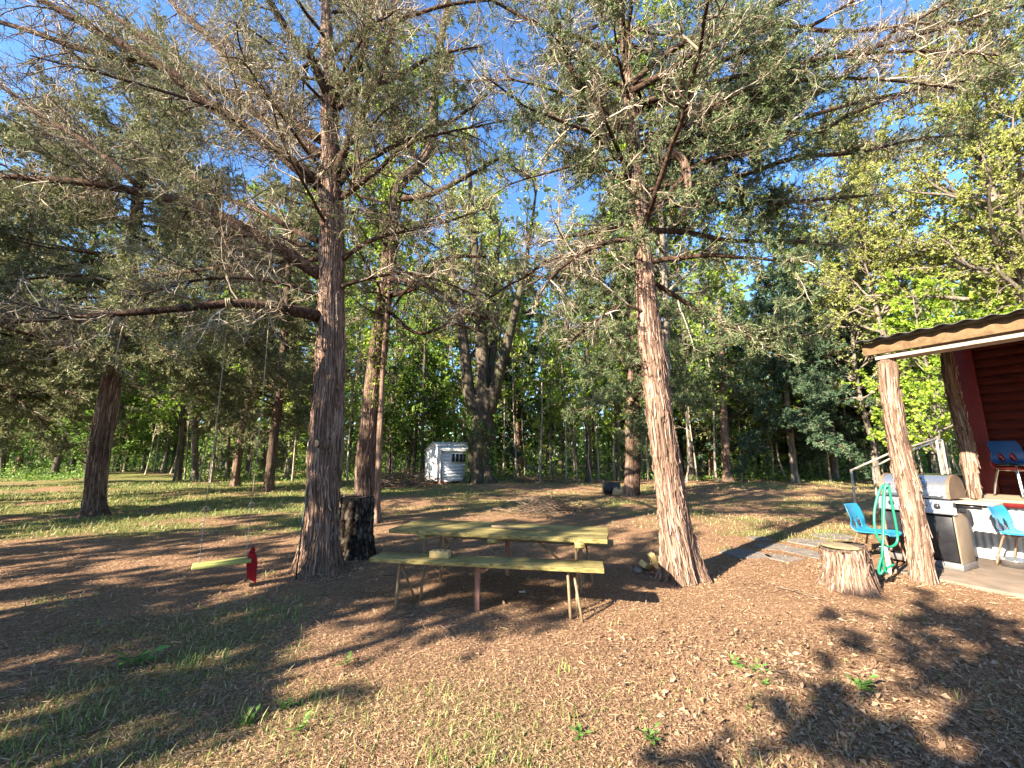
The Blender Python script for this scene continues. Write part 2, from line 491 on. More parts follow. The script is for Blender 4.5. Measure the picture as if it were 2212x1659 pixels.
def grow(P, R, count, tr, lr, ang, K=4, r0=0.006, rend=0.35, wig=0.25, bias=(0, 0, 0), taper=0.4, per_len=False, flat=0.0):
    """side shoots along the polylines P (n,k,3)"""
    n, Kp, _ = P.shape
    if per_len:
        c = np.maximum(1, np.round(plen(P) * count + rng.uniform(-0.5, 0.5, n))).astype(int)
        idx = np.repeat(np.arange(n), c)
    else:
        idx = np.repeat(np.arange(n), count)
    m = len(idx)
    t = rng.uniform(tr[0], tr[1], m)
    f = t * (Kp - 1); i = np.minimum(f.astype(int), Kp - 2); fr = (f - i)
    p = P[idx, i] * (1 - fr)[:, None] + P[idx, i + 1] * fr[:, None]
    tg = nrm(P[idx, i + 1] - P[idx, i])
    rad = R[idx, i] * (1 - fr) + R[idx, i + 1] * fr
    v = rng.normal(size=(m, 3)); v[:, 2] *= (1 - flat)
    v = nrm(v - (v * tg).sum(1, keepdims=True) * tg)
    a = rng.uniform(ang[0], ang[1], m)[:, None]
    b = np.asarray(bias, float)
    d = nrm(np.cos(a) * tg + np.sin(a) * v + b)
    L = rng.uniform(lr[0], lr[1], m) * (1 - taper * t)
    out = np.empty((m, K, 3)); out[:, 0] = p
    st = (L / (K - 1))[:, None]
    for k in range(1, K):
        d = nrm(d + wig * rng.normal(size=(m, 3)) + 0.35 * b)
        out[:, k] = out[:, k - 1] + d * st
    rr = np.minimum(rad * 0.75, r0 * rng.uniform(0.7, 1.3, m))
    return out, rr[:, None] * np.linspace(1, rend, K)[None]


def sprays(mb, P, per, l, w, spread=0.7, tr=(0.25, 1.0), bias=(0, 0, 0)):
    n, Kp, _ = P.shape
    idx = np.repeat(np.arange(n), per); m = len(idx)
    t = rng.uniform(tr[0], tr[1], m)
    f = t * (Kp - 1); i = np.minimum(f.astype(int), Kp - 2); fr = (f - i)[:, None]
    p = P[idx, i] * (1 - fr) + P[idx, i + 1] * fr
    tg = nrm(P[idx, i + 1] - P[idx, i])
    d = nrm(tg + spread * rng.normal(size=(m, 3)) + np.asarray(bias))
    mb.leaves(p, d, rng.uniform(l * 0.6, l * 1.4, m), rng.uniform(w * 0.7, w * 1.3, m))
    return mb


def trunk_mesh(pts, rad, K=70, S=56, ridge=0.05, flare=0.55, flare_h=0.28, seed=0, lobes=5, strips=0, strip_h=7.0):
    """ridged, flared trunk through pts; returns MB and the centre line"""
    g = np.random.default_rng(seed)
    P, R = resample(pts, rad, K)
    # denser near the base is not needed: the shader carries the fine strips
    T = nrm(np.gradient(P, axis=0))
    a = np.arange(S) * 2 * pi / S
    U = nrm(np.cross(T, np.array([0.02, 1.0, 0.0]))); W = np.cross(U, T) * -1
    h = np.concatenate([[0], np.cumsum(np.linalg.norm(np.diff(P, axis=0), axis=1))])
    A, H = np.meshgrid(a, h)
    ph = g.uniform(0, 6.28, 9)
    d = (np.sin(7 * A + 1.4 * np.sin(0.9 * H + ph[0]) + ph[1]) * 0.9 + 0.7 * np.sin(13 * A + 1.7 * np.sin(0.7 * H + ph[2]) + ph[3])
         + 0.6 * np.abs(np.sin(11 * A + 2.0 * np.sin(0.55 * H + ph[4]) + ph[5])) * 2 + 0.5 * np.sin(3 * A + 1.1 * H + ph[6]) + 0.3 * g.normal(size=A.shape)
         + 0.8 * np.abs(np.sin(0.5 * (S // 5) * A + 2.5 * np.sin(0.8 * H + ph[8]) + ph[0])))
    d = d - d.mean()
    fl = flare * np.exp(-H / flare_h) * (0.85 + 0.6 * np.sin(lobes * A + ph[7]) + 0.35 * np.sin((lobes + 3) * A + ph[8]))
    lump = 0.05 * np.sin(2.1 * H + ph[2]) + 0.04 * np.sin(4.7 * H + 2 * A + ph[5])
    RR = R[:, None] * (1 + ridge * d * 0.5 + fl + lump)
    V = P[:, None] + RR[..., None] * (np.cos(A)[..., None] * U[:, None] + np.sin(A)[..., None] * W[:, None])
    mb = MB()
    k = np.arange(K - 1)[:, None] * S; s = np.arange(S)[None]; s2 = (s + 1) % S
    q = np.stack([k + s, k + s2, k + S + s2, k + S + s], -1).reshape(-1, 4)
    mb.add(V.reshape(-1, 3), q)
    mb.polys.append([(K - 1) * S + j for j in range(S)])
    mb.n_body = len(q)
    if strips:
        n = strips
        Ks = 7
        hh = g.uniform(0.0, min(h[-1] * 0.8, strip_h), n)[:, None]
        ln = g.uniform(0.12, 0.62, n)[:, None]
        t_ = np.linspace(0, 1, Ks)[None]
        hp = np.minimum(hh + ln * t_, h[-1] * 0.98)
        an = g.uniform(0, 2 * pi, n)[:, None] + 0.10 * np.sin(3 * hp + ph[3]) + 0.05 * np.cumsum(g.normal(size=(n, Ks)), 1) * 0.5
        fi = np.interp(hp, h, np.arange(K)); ai = (an % (2 * pi)) / (2 * pi) * S
        i0 = np.clip(fi.round().astype(int), 0, K - 1); j0 = ai.round().astype(int) % S
        rr = RR[i0, j0]
        lift = g.uniform(0.000, 0.005, (n, 1)) + g.choice([0, 0, 0, 0.012, 0.028], (n, 1)) * np.where(g.uniform(size=(n, 1)) < .5, t_ ** 3, (1 - t_) ** 3)
        wd = g.uniform(0.0035, 0.0105, (n, 1)) * (0.25 + np.sin(pi * (0.06 + 0.88 * t_)))
        Pc = np.stack([np.interp(hp, h, P[:, c]) for c in range(3)], -1)
        Uc = np.stack([np.interp(hp, h, U[:, c]) for c in range(3)], -1); Wc = np.stack([np.interp(hp, h, W[:, c]) for c in range(3)], -1)
        def on(a, r): return Pc + r[..., None] * (np.cos(a)[..., None] * Uc + np.sin(a)[..., None] * Wc)
        da = wd / np.maximum(rr, 0.03)
        e0 = on(an - da, rr - 0.002 + lift); e1 = on(an, rr + 0.006 + lift); e2 = on(an + da, rr - 0.002 + lift)
        V2 = np.stack([e0, e1, e2], 2).reshape(-1, 3)
        b = (np.arange(n) * Ks * 3)[:, None, None]; kk = (np.arange(Ks - 1) * 3)[None, :, None]; cc = np.arange(2)[None, None]
        q2 = np.stack([b + kk + cc, b + kk + cc + 1, b + kk + 3 + cc + 1, b + kk + 3 + cc], -1).reshape(-1, 4)
        mb.add(V2, q2)
    return mb, P, R


def strip_slot(o, mb, mat='strip'):
    """second material for the peeling strips of a trunk mesh"""
    me = o.data; me.materials.append(M[mat])
    idx = np.zeros(len(me.polygons), np.int32); nq = sum(len(a) for a in mb.q)
    idx[mb.n_body:nq] = 1
    me.polygons.foreach_set('material_index', idx)
    return o


def trunk_px(spec, Y, lean=0.0):
    """(u, v, width px) picks at depth Y (lean: metres of depth per metre of height)"""
    P = []; R = []
    for u, v, w in spec:
        y = Y
        for _ in range(3):
            p = at(u, v, y); y = Y + lean * max(p[2], 0)
        P.append(at(u, v, y)); R.append(0.44 * w * pxm(u, v, y))
    P[0][2] = -0.06
    return P, R


def limb_px(spec):
    P = [at(u, v, Y) for u, v, w, Y in spec]; R = [0.56 * w * pxm(u, v, Y) for u, v, w, Y in spec]
    return resample(P, R, 14)


def radial_limbs(P, R, n, zr, lr, elev, droop=0.0, r0=0.035, az=None, wig=0.1, K=14):
    """limbs leaving a trunk centre line"""
    out = []; rr = []
    z = P[:, 2]
    for i in range(n):
        zz = zr[0] + (zr[1] - zr[0]) * ((i + rng.uniform(0, 1)) / n)
        k = int(np.argmin(np.abs(z - zz)))
        p = P[k].copy()
        a = rng.uniform(0, 2 * pi) if az is None else rng.uniform(az[0], az[1])
        e = rng.uniform(*elev)
        f = (zz - zr[0]) / max(zr[1] - zr[0], 1e-6)
        L = rng.uniform(*lr) * (1 - 0.72 * f ** 1.3)
        d = np.array([cos(a) * cos(e), sin(a) * cos(e), sin(e)])
        pts = [p]
        for s in range(K - 1):
            d = nrm(d + wig * rng.normal(size=3) + np.array([0, 0, -droop + 0.02 * s * droop]))
            p = p + d * L / (K - 1); pts.append(p)
        out.append(np.array(pts))
        r = min(R[k] * 0.6, r0 * rng.uniform(0.7, 1.25) * (1 - 0.55 * f))
        rr.append(r * np.linspace(1, 0.22, K))
    return np.array(out), np.array(rr)


def cedar(name, label, trunk, seed, limbs_hand=(), nl=30, zr=(2.5, 11), lr=(1.6, 3.4), elev=(-0.1, 0.6), droop=0.02, r0=0.04,
          bark='cedar_bark', fol='cedar_olive', b_per=5.0, t_per=9.0, q_per=4, f_per=5, fl=0.055, fw=0.012, dead=0.4, group=None, az=None,
          flare=0.55, K=70, S=56, ridge=0.05, bl=(0.35, 1.1), tl=(0.12, 0.42), ql=(0.05, 0.18), tw_r=0.0035, twigmat='twig', ttr=(0.1, 1.0), strips=0, cl=1.0):
    global rng
    keep = rng; rng = np.random.default_rng(seed)
    pts, rad = trunk
    mb, P, R = trunk_mesh(pts, rad, K, S, ridge, flare, seed=seed, strips=strips)
    base = (float(pts[0][0]), float(pts[0][1]), 0.0)
    t = thing(name, label, 'tree', base, group)
    o = part('trunk', mb, bark, t, True)
    if strips: strip_slot(o, mb)
    LP = []; LR = []
    for l in limbs_hand:
        p, r = limb_px(l)
        LP.append(p); LR.append(r)
        m = MB().tubes(p[None], r[None], 10, True)
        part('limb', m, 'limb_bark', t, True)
    if nl:
        a, b = radial_limbs(P, R, nl, zr, lr, elev, droop, r0, az)
        m = MB().tubes(a, b, 7)
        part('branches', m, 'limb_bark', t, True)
        LP = np.concatenate([np.array(LP).reshape(-1, 14, 3), a]); LR = np.concatenate([np.array(LR).reshape(-1, 14), b])
    else:
        LP = np.array(LP); LR = np.array(LR)
    B, BR = grow(LP, LR, b_per, (0.12, 1.0), bl, (0.5, 1.2), 6, 0.011, 0.3, 0.2, (0, 0, 0.02), 0.45, True, 0.35)
    tips = np.concatenate([B, LP[:, -6:]])
    tipr = np.concatenate([BR, LR[:, -6:]])
    T, TR = grow(tips, tipr, t_per, ttr, tl, (0.4, 1.2), 6, 0.0072, 0.4, 0.36, (0, 0, 0.03), 0.3, True)
    Q, QR = grow(T, TR, q_per, (0.15, 1.0), ql, (0.35, 1.1), 4, tw_r, 0.5, 0.32, (0, 0, 0.05), 0.2)
    mb = MB().tubes(B, BR, 5)
    mb.tubes(T, TR, 4); mb.tubes(Q, QR, 3)
    part('twigs', mb, twigmat, t)
    # green sprays on the outer shoots, bare wood inside
    def clumps(X):
        p = X[:, -1]
        c = vnoise(p[:, 0] + 0.7 * p[:, 2], p[:, 1] - 0.6 * p[:, 2], cl) + 0.6 * vnoise(p[:, 0] - 0.8 * p[:, 2], p[:, 1] + 0.9 * p[:, 2], cl * 2.3) + 0.25 * rng.normal(size=len(p))
        return c > np.quantile(c, dead)
    mb = MB()
    fp = int(round(f_per * 1.35))
    sprays(mb, Q[clumps(Q)], fp, fl, fw, 0.5, (0.1, 1.0))
    sprays(mb, T[clumps(T)], fp, fl * 1.1, fw, 0.55, (0.35, 1.0))
    part('foliage', mb, fol, t)
    rng = keep
    return t


def leafy(name, label, H, base_h, crown, seed, leafmat, bark='grey_bark', r=0.14, nl=16, nleaf=4, ls=0.13, lw=0.09, loc=(0, 0, 0), group=None,
          lean=(0, 0), b_per=2.6, t_per=4.0, K=26, S=14, elev=(0.3, 1.0), trunk=None, cat='tree', bl=(0.6, 1.6), tl=(0.25, 0.7), flare=0.5):
    global rng
    keep = rng; rng = np.random.default_rng(seed)
    if trunk is None:
        n = 7
        z = np.linspace(-0.08, H, n)
        wob = rng.normal(size=(n, 2)) * H * 0.008; wob[0] = 0
        pts = [np.array([loc[0] + lean[0] * zz + w[0], loc[1] + lean[1] * zz + w[1], zz]) for zz, w in zip(z, np.cumsum(wob, 0))]
        rad = r * np.linspace(1, 0.16, n)
    else:
        pts, rad = trunk; loc = (pts[0][0], pts[0][1], 0)
    mb, P, R = trunk_mesh(pts, rad, K, S, 0.04, flare, 0.3, seed)
    t = thing(name, label, cat, (float(loc[0]), float(loc[1]), 0), group)
    part('trunk', mb, bark, t, True)
    a, b = radial_limbs(P, R, nl, (base_h, H * 0.97), (crown * 0.7, crown * 1.15), elev, -0.02, r * 0.42, None, 0.16)
    B, BR = grow(a, b, b_per, (0.2, 1.0), bl, (0.4, 1.1), 5, 0.02, 0.3, 0.22, (0, 0, 0.06), 0.4, True)
    T, TR = grow(np.concatenate([B[:, :5], a[:, -5:]]), np.concatenate([BR[:, :5], b[:, -5:]]), t_per, (0.15, 1.0), tl, (0.4, 1.2), 4, 0.007, 0.4, 0.28, (0, 0, 0.05), 0.3, True)
    mb = MB().tubes(a, b, 6); mb.tubes(B, BR, 4); mb.tubes(T, TR, 3)
    part('branches', mb, bark, t, True)
    mb = MB()
    sprays(mb, T, nleaf, ls, lw, 0.9, (0.2, 1.0), (0, 0, -0.1))
    part('crown', mb, leafmat, t)
    rng = keep
    return t

# ------------------------------------------------------------------ ground
def sst(a, b, x):
    t = np.clip((np.asarray(x, float) - a) / (b - a), 0, 1)
    return t * t * (3 - 2 * t)


def gh(x, y):
    far = sst(7, 16, np.hypot(x, y))
    return 0.012 * vnoise(x, y, 1.6) + 0.007 * vnoise(x, y, 5.0) + far * (0.07 * vnoise(x, y, 0.22) + 0.03 * vnoise(x, y, 0.7))


def grassy(x, y):
    x = np.asarray(x, float); y = np.asarray(y, float)
    left = sst(-1.5, -4.0, x + 0.10 * y) * sst(6.8, 9.5, y) * 0.95
    right = 0.62 * sst(1.8, 3.2, x) * sst(6.6, 8.2, y) * (1 - sst(15, 19, y)) * (1 - sst(9.0, 11, x))
    nearl = 0.27 * sst(-0.6, -2.4, x) * (1 - sst(4.2, 5.2, y))
    mid = 0.36 * sst(9, 14, y)
    front = 0.26 * (1 - sst(2.6, 3.6, y))
    g = np.maximum.reduce([left, right, nearl, mid, front])
    n = 0.5 + 0.9 * vnoise(x, y, 0.55) + 0.5 * vnoise(x, y, 1.9)
    return np.clip(g * 1.25 * np.clip(n + 0.25 * left, 0, 1.2), 0, 1)


def build_ground():
    n = 380
    s = np.linspace(-1, 1, n)
    g = 190 * np.sinh(4.9 * s) / np.sinh(4.9)
    X, Y = np.meshgrid(g, g + 4, indexing='ij')
    Z = gh(X, Y)
    mb = MB().grid(np.stack([X, Y, Z], -1))
    m, nt, out = new_mat('leaf strewn soil')
    v = coords(nt)
    n1 = noise(nt, v, 38, 8, 0.75, 0.6)
    n2 = noise(nt, v, 1.1, 6, 0.65)
    n3 = noise(nt, v, 120, 4, 0.7)
    c = ramp(nt, n1, [(0.36, (0.11, 0.068, 0.043)), (0.5, (0.32, 0.205, 0.125)), (0.64, (0.50, 0.345, 0.22))])
    t = ramp(nt, n2, [(0.3, (0.72, 0.66, 0.62)), (0.7, (1.15, 1.05, 0.98))])
    c = mixc(nt, 1.0, c, t, 'MULTIPLY')
    gr = ramp(nt, n1, [(0.3, (0.06, 0.075, 0.02)), (0.5, (0.16, 0.17, 0.05)), (0.7, (0.29, 0.27, 0.11))])
    at_ = nt.nodes.new('ShaderNodeAttribute'); at_.attribute_name = 'grassy'
    mm = nt.nodes.new('ShaderNodeMath'); mm.operation = 'MULTIPLY_ADD'
    nt.links.new(n3, mm.inputs[0]); mm.inputs[1].default_value = 0.9; nt.links.new(at_.outputs['Fac'], mm.inputs[2])
    f = ramp(nt, mm.outputs[0], [(0.55, (0, 0, 0)), (1.15, (0.9, 0.9, 0.9))])
    c = mixc(nt, f, c, gr)
    ad = nt.nodes.new('ShaderNodeMath'); ad.operation = 'ADD'
    nt.links.new(n1, ad.inputs[0]); nt.links.new(n3, ad.inputs[1])
    principled(nt, out, c, 0.97, 0, bump(nt, ad.outputs[0], 1.0, 0.03), 0.05)
    o = struct('ground', mb, m, smooth=True)
    a = o.data.attributes.new('grassy', 'FLOAT', 'POINT')
    a.data.foreach_set('value', grassy(X, Y).astype(np.float32).ravel())


build_ground()


def polar_pts(n, r0, r1, p=1.0, half=66):
    """points in front of the viewer, denser near by"""
    u = rng.uniform(size=n)
    r = (r0 ** (1 - p) + u * (r1 ** (1 - p) - r0 ** (1 - p))) ** (1 / (1 - p)) if p != 1 else r0 * (r1 / r0) ** u
    a = rng.uniform(-radians(half), radians(half), n)
    x = r * np.sin(a); y = r * np.cos(a)
    return x, y, r


def scatter_litter():
    # small bits, leaves and needles lying on the soil
    mb = MB()
    x, y, r = polar_pts(210000, 1.2, 26, 0.95)
    k = rng.uniform(size=len(x)) > 0.45 * grassy(x, y)
    x, y, r = x[k], y[k], r[k]
    p = np.stack([x, y, gh(x, y) + rng.uniform(0.0, 0.012, len(x))], -1)
    d = rng.normal(size=(len(x), 3)); d[:, 2] = 0.3 * d[:, 2]
    nn = np.stack([0.55 * rng.normal(size=len(x)), 0.55 * rng.normal(size=len(x)), np.ones(len(x))], -1)
    pat = sst(-0.1, 0.75, vnoise(x, y, 0.9) + 0.5 * vnoise(x, y, 3.1))
    big = rng.uniform(size=len(x)) < (0.006 + 0.03 * pat + 0.4 * sst(0.3, 2.0, x) * (1 - sst(3.0, 4.6, y)))
    l = np.where(big, rng.uniform(0.02, 0.055, len(x)), rng.uniform(0.006, 0.017, len(x))) * (0.8 + r / 17)
    mb.leaves(p, d, l, l * rng.uniform(0.3, 0.62, len(x)), nn, rng.uniform(0.1, 0.7, (len(x), 1)))
    # drifts heaped against the trunks, the stumps and the post
    for (u, v, rad, n) in ((690, 1240, 0.30, 2600), (1474, 1250, 0.30, 2600), (764, 1203, 0.29, 1300), (1863, 1250, 0.29, 1500), (1972, 1258, 0.15, 900), (202, 1112, 0.3, 900), (1362, 1072, 0.4, 700)):
        q = gp(u, v) + np.array([0, rad * 0.7, 0])
        a = rng.uniform(0, 2 * pi, n); e = np.abs(rng.normal(size=n)) * 0.13
        rr = rad * rng.uniform(0.9, 1.1, n) + e
        X_ = q[0] + rr * np.cos(a); Y_ = q[1] + rr * np.sin(a)
        p = np.stack([X_, Y_, gh(X_, Y_) + rng.uniform(0, 1, n) * 0.055 * np.exp(-e / 0.09)], -1)
        l = np.where(rng.uniform(size=n) < 0.25, rng.uniform(0.025, 0.06, n), rng.uniform(0.01, 0.025, n))
        mb.leaves(p, np.stack([np.cos(a), np.sin(a), 0.4 * rng.normal(size=n) - 0.3], -1) + 0.6 * rng.normal(size=(n, 3)), l, l * rng.uniform(0.3, 0.6, n), None, 0.25)
    struct('leaf_litter', mb, 'litter', 'stuff')
    mb = MB()
    x, y, r = polar_pts(330000, 1.2, 24, 1.0)
    p = np.stack([x, y, gh(x, y) + rng.uniform(0.002, 0.016, len(x))], -1)
    d = rng.normal(size=(len(x), 3)); d[:, 2] *= 0.16
    l = np.where(rng.uniform(size=len(x)) < 0.12, rng.uniform(0.04, 0.11, len(x)), rng.uniform(0.012, 0.035, len(x))) * (0.75 + r / 12)
    mb.leaves(p, d, l, 0.0024 * (0.8 + r / 4), np.array([0, 0, 1.0]) + 0.4 * rng.normal(size=(len(x), 3)))
    struct('fallen_needles', mb, 'needle', 'stuff')


scatter_litter()


def blades(mb, x, y, h, w, lean=0.5):
    n = len(x)
    p = np.stack([x, y, gh(x, y) - 0.005], -1)
    a = rng.uniform(0, 2 * pi, n)
    d = np.stack([np.cos(a), np.sin(a), np.zeros(n)], -1)
    s = np.stack([-np.sin(a), np.cos(a), np.zeros(n)], -1)
    le = (lean * rng.uniform(0.2, 1.3, n) * h)[:, None]
    up = np.array([0, 0, 1.0])
    p1 = p + up * (h * 0.55)[:, None] + d * le * 0.35
    p2 = p + up * (h * 0.95)[:, None] + d * le
    w = w[:, None] * 0.5
    v = np.stack([p - s * w, p + s * w, p1 + s * w * 0.8, p1 - s * w * 0.8, p2 + s * w * 0.12, p2 - s * w * 0.12], 1).reshape(-1, 3)
    b = np.arange(n)[:, None] * 6
    q = np.concatenate([b + np.array([[0, 1, 2, 3]]), b + np.array([[3, 2, 4, 5]])])
    mb.add(v, q)


def scatter_grass():
    mb = MB(); md = MB()
    x, y, r = polar_pts(260000, 1.5, 30, 0.75)
    g = grassy(x, y)
    k = rng.uniform(size=len(x)) < g * 0.8
    x, y, r, g = x[k], y[k], r[k], g[k]
    dry = rng.uniform(size=len(x)) < np.where(x > 1, 0.62, 0.22)
    h = rng.uniform(0.02, 0.055, len(x)) * (0.7 + 0.6 * g) * (1 + 0.03 * r)
    w = 0.004 * (0.8 + r / 4.5)
    blades(mb, x[~dry], y[~dry], h[~dry], w[~dry], 0.9)
    blades(md, x[dry], y[dry], h[dry] * 1.25, w[dry], 0.8)
    # taller tufts
    tx, ty, tr = polar_pts(420, 1.7, 20, 0.9)
    k = rng.uniform(size=len(tx)) < 0.12 + grassy(tx, ty)
    for cx, cy, cr in zip(tx[k], ty[k], tr[k]):
        n = rng.integers(8, 26)
        sp_ = rng.uniform(0.03, 0.11); xx = cx + sp_ * rng.normal(size=n); yy = cy + sp_ * rng.normal(size=n)
        hh = rng.uniform(0.03, 0.11, n) * rng.uniform(0.6, 1.2)
        blades(md if (cx > 1.2 and rng.uniform() < 0.55) else mb, xx, yy, hh, np.full(n, 0.006 * (0.8 + cr / 8)), 0.6)
    struct('grass', mb, 'grass', 'stuff')
    struct('dry_grass', md, 'dry_grass', 'stuff')


scatter_grass()

# ------------------------------------------------------------------ the two big cedars and their neighbours
A_tr = trunk_px([(690, 1240, 76), (697, 1100, 73), (705, 950, 68), (712, 800, 62), (715, 680, 57), (717, 560, 52), (716, 450, 46), (714, 340, 40), (712, 200, 32), (706, 60, 26), (700, -80, 20), (692, -350, 6)], 5.55)
LIMB_SWING = [(692, 684, 24, 5.5), (650, 674, 22, 5.2), (612, 668, 20, 4.92), (560, 657, 18, 4.78), (500, 655, 16, 4.62), (450, 660, 15, 4.52), (330, 672, 13, 4.35), (200, 682, 10, 4.2), (80, 692, 8, 4.1), (-60, 700, 5, 4.0)]
A_limbs = [
    LIMB_SWING,
    [(702, 600, 26, 5.5), (655, 570, 24, 5.4), (600, 535, 22, 5.3), (520, 490, 20, 5.2), (430, 445, 19, 5.1), (320, 420, 17, 5.0), (230, 400, 15, 4.9), (130, 390, 13, 4.8), (0, 380, 10, 4.7), (-120, 376, 5, 4.6)],
    [(690, 400, 26, 5.5), (640, 360, 24, 5.4), (600, 325, 23, 5.35), (520, 270, 21, 5.25), (450, 225, 20, 5.15), (360, 150, 18, 5.0), (280, 105, 16, 4.9), (200, 62, 14, 4.8), (90, 0, 11, 4.7), (-20, -60, 7, 4.6)],
    [(345, 145, 13, 5.0), (260, 122, 12, 5.1), (170, 105, 12, 5.15), (90, 75, 10, 5.2), (0, 48, 8, 5.25), (-80, 30, 5, 5.3)],
    [(694, 335, 20, 5.5), (640, 300, 18, 5.7), (583, 267, 17, 5.85), (500, 208, 15, 6.0), (437, 175, 13, 6.15), (350, 110, 10, 6.3), (270, 50, 8, 6.4), (190, 0, 5, 6.5)],
    [(692, 300, 19, 5.6), (640, 270, 17, 5.9), (590, 220, 15, 6.1), (520, 162, 14, 6.25), (450, 79, 12, 6.4), (390, 25, 9, 6.5), (340, -30, 5, 6.6)],
    [(708, 205, 18, 5.5), (690, 165, 16, 5.35), (675, 129, 15, 5.25), (650, 100, 14, 5.1), (625, 71, 13, 5.0), (579, 0, 10, 4.8), (540, -60, 5, 4.7)],
    [(725, 375, 17, 5.5), (745, 325, 15, 5.4), (762, 283, 14, 5.35), (785, 240, 13, 5.3), (808, 200, 12, 5.25), (829, 133, 11, 5.2), (850, 54, 11, 5.15), (852, -20, 8, 5.1)],
    [(735, 395, 12, 5.5), (766, 358, 11, 5.6), (820, 332, 10, 5.7), (878, 300, 9, 5.8), (930, 280, 8, 5.9), (983, 258, 7, 6.0), (1053, 204, 4, 6.1)],
    [(722, 200, 20, 5.55), (745, 175, 17, 5.4), (768, 150, 15, 5.3), (790, 95, 12, 5.2), (800, 30, 9, 5.1), (820, -40, 5, 5.0)],
    [(300, 402, 12, 5.0), (250, 360, 11, 5.05), (208, 325, 11, 5.1), (160, 290, 10, 5.15), (125, 271, 9, 5.2), (62, 229, 7, 5.3), (0, 180, 5, 5.4)],
    [(690, 520, 12, 5.6), (640, 500, 11, 6.0), (560, 455, 10, 6.3), (470, 420, 9, 6.6), (380, 355, 7, 6.9), (300, 320, 4, 7.2)],
    [(740, 560, 9, 5.5), (800, 520, 8, 5.4), (870, 500, 7, 5.3), (960, 480, 5, 5.2), (1050, 450, 3, 5.1)],
    [(735, 620, 8, 5.5), (800, 600, 7, 5.6), (880, 590, 6, 5.7), (960, 610, 4, 5.8), (1030, 640, 3, 5.9)],
    [(690, 640, 8, 5.5), (600, 610, 7, 5.2), (500, 600, 6, 5.0), (400, 610, 5, 4.8), (300, 640, 3, 4.6)],
    [(716, 250, 11, 5.5), (770, 200, 10, 5.6), (850, 170, 8, 5.7), (940, 120, 6, 5.8), (1040, 100, 3, 5.9)],
    [(712, 120, 11, 5.5), (780, 70, 10, 5.5), (870, 40, 8, 5.5), (970, 10, 6, 5.5), (1070, 0, 3, 5.5)],
    [(692, 560, 9, 5.6), (610, 565, 8, 5.9), (500, 575, 7, 6.2), (380, 590, 5, 6.5), (280, 610, 3, 6.8)],
]
A = cedar('cedar_tree', 'tall cedar with long bare left limbs, carrying the rope swing', A_tr, 11, A_limbs, nl=32, zr=(4.4, 12.4), lr=(1.8, 3.8), elev=(0.0, 0.7),
          b_per=7.2, t_per=12, q_per=5, f_per=7, dead=0.66, fl=0.042, fw=0.0085, bl=(0.4, 1.6), tl=(0.18, 0.62), flare=0.6, S=64, K=90, ridge=0.07, strips=3400)
# knot where a limb was sawn off
kp = at(688, 958, 5.05 + 0.27)
mb = MB().lathe(kp + np.array([-0.02, 0.05, 0]), [(0.14, -0.09), (0.10, -0.02), (0.065, 0.015), (0.045, 0.03)], 16, X=(0.85, -0.5, 0), Y=(0, 0, 1), Z=(-0.5, -0.85, 0.1))
kn = part('knot', mb, 'cedar_bark', A, True)
mb = MB().lathe(kp + np.array([-0.02, 0.05, 0]), [(0.046, 0.02), (0.044, 0.041), (0.02, 0.042)], 14, X=(0.85, -0.5, 0), Y=(0, 0, 1), Z=(-0.5, -0.85, 0.1))
part('cut_face', mb, 'fresh_cut', kn, True)

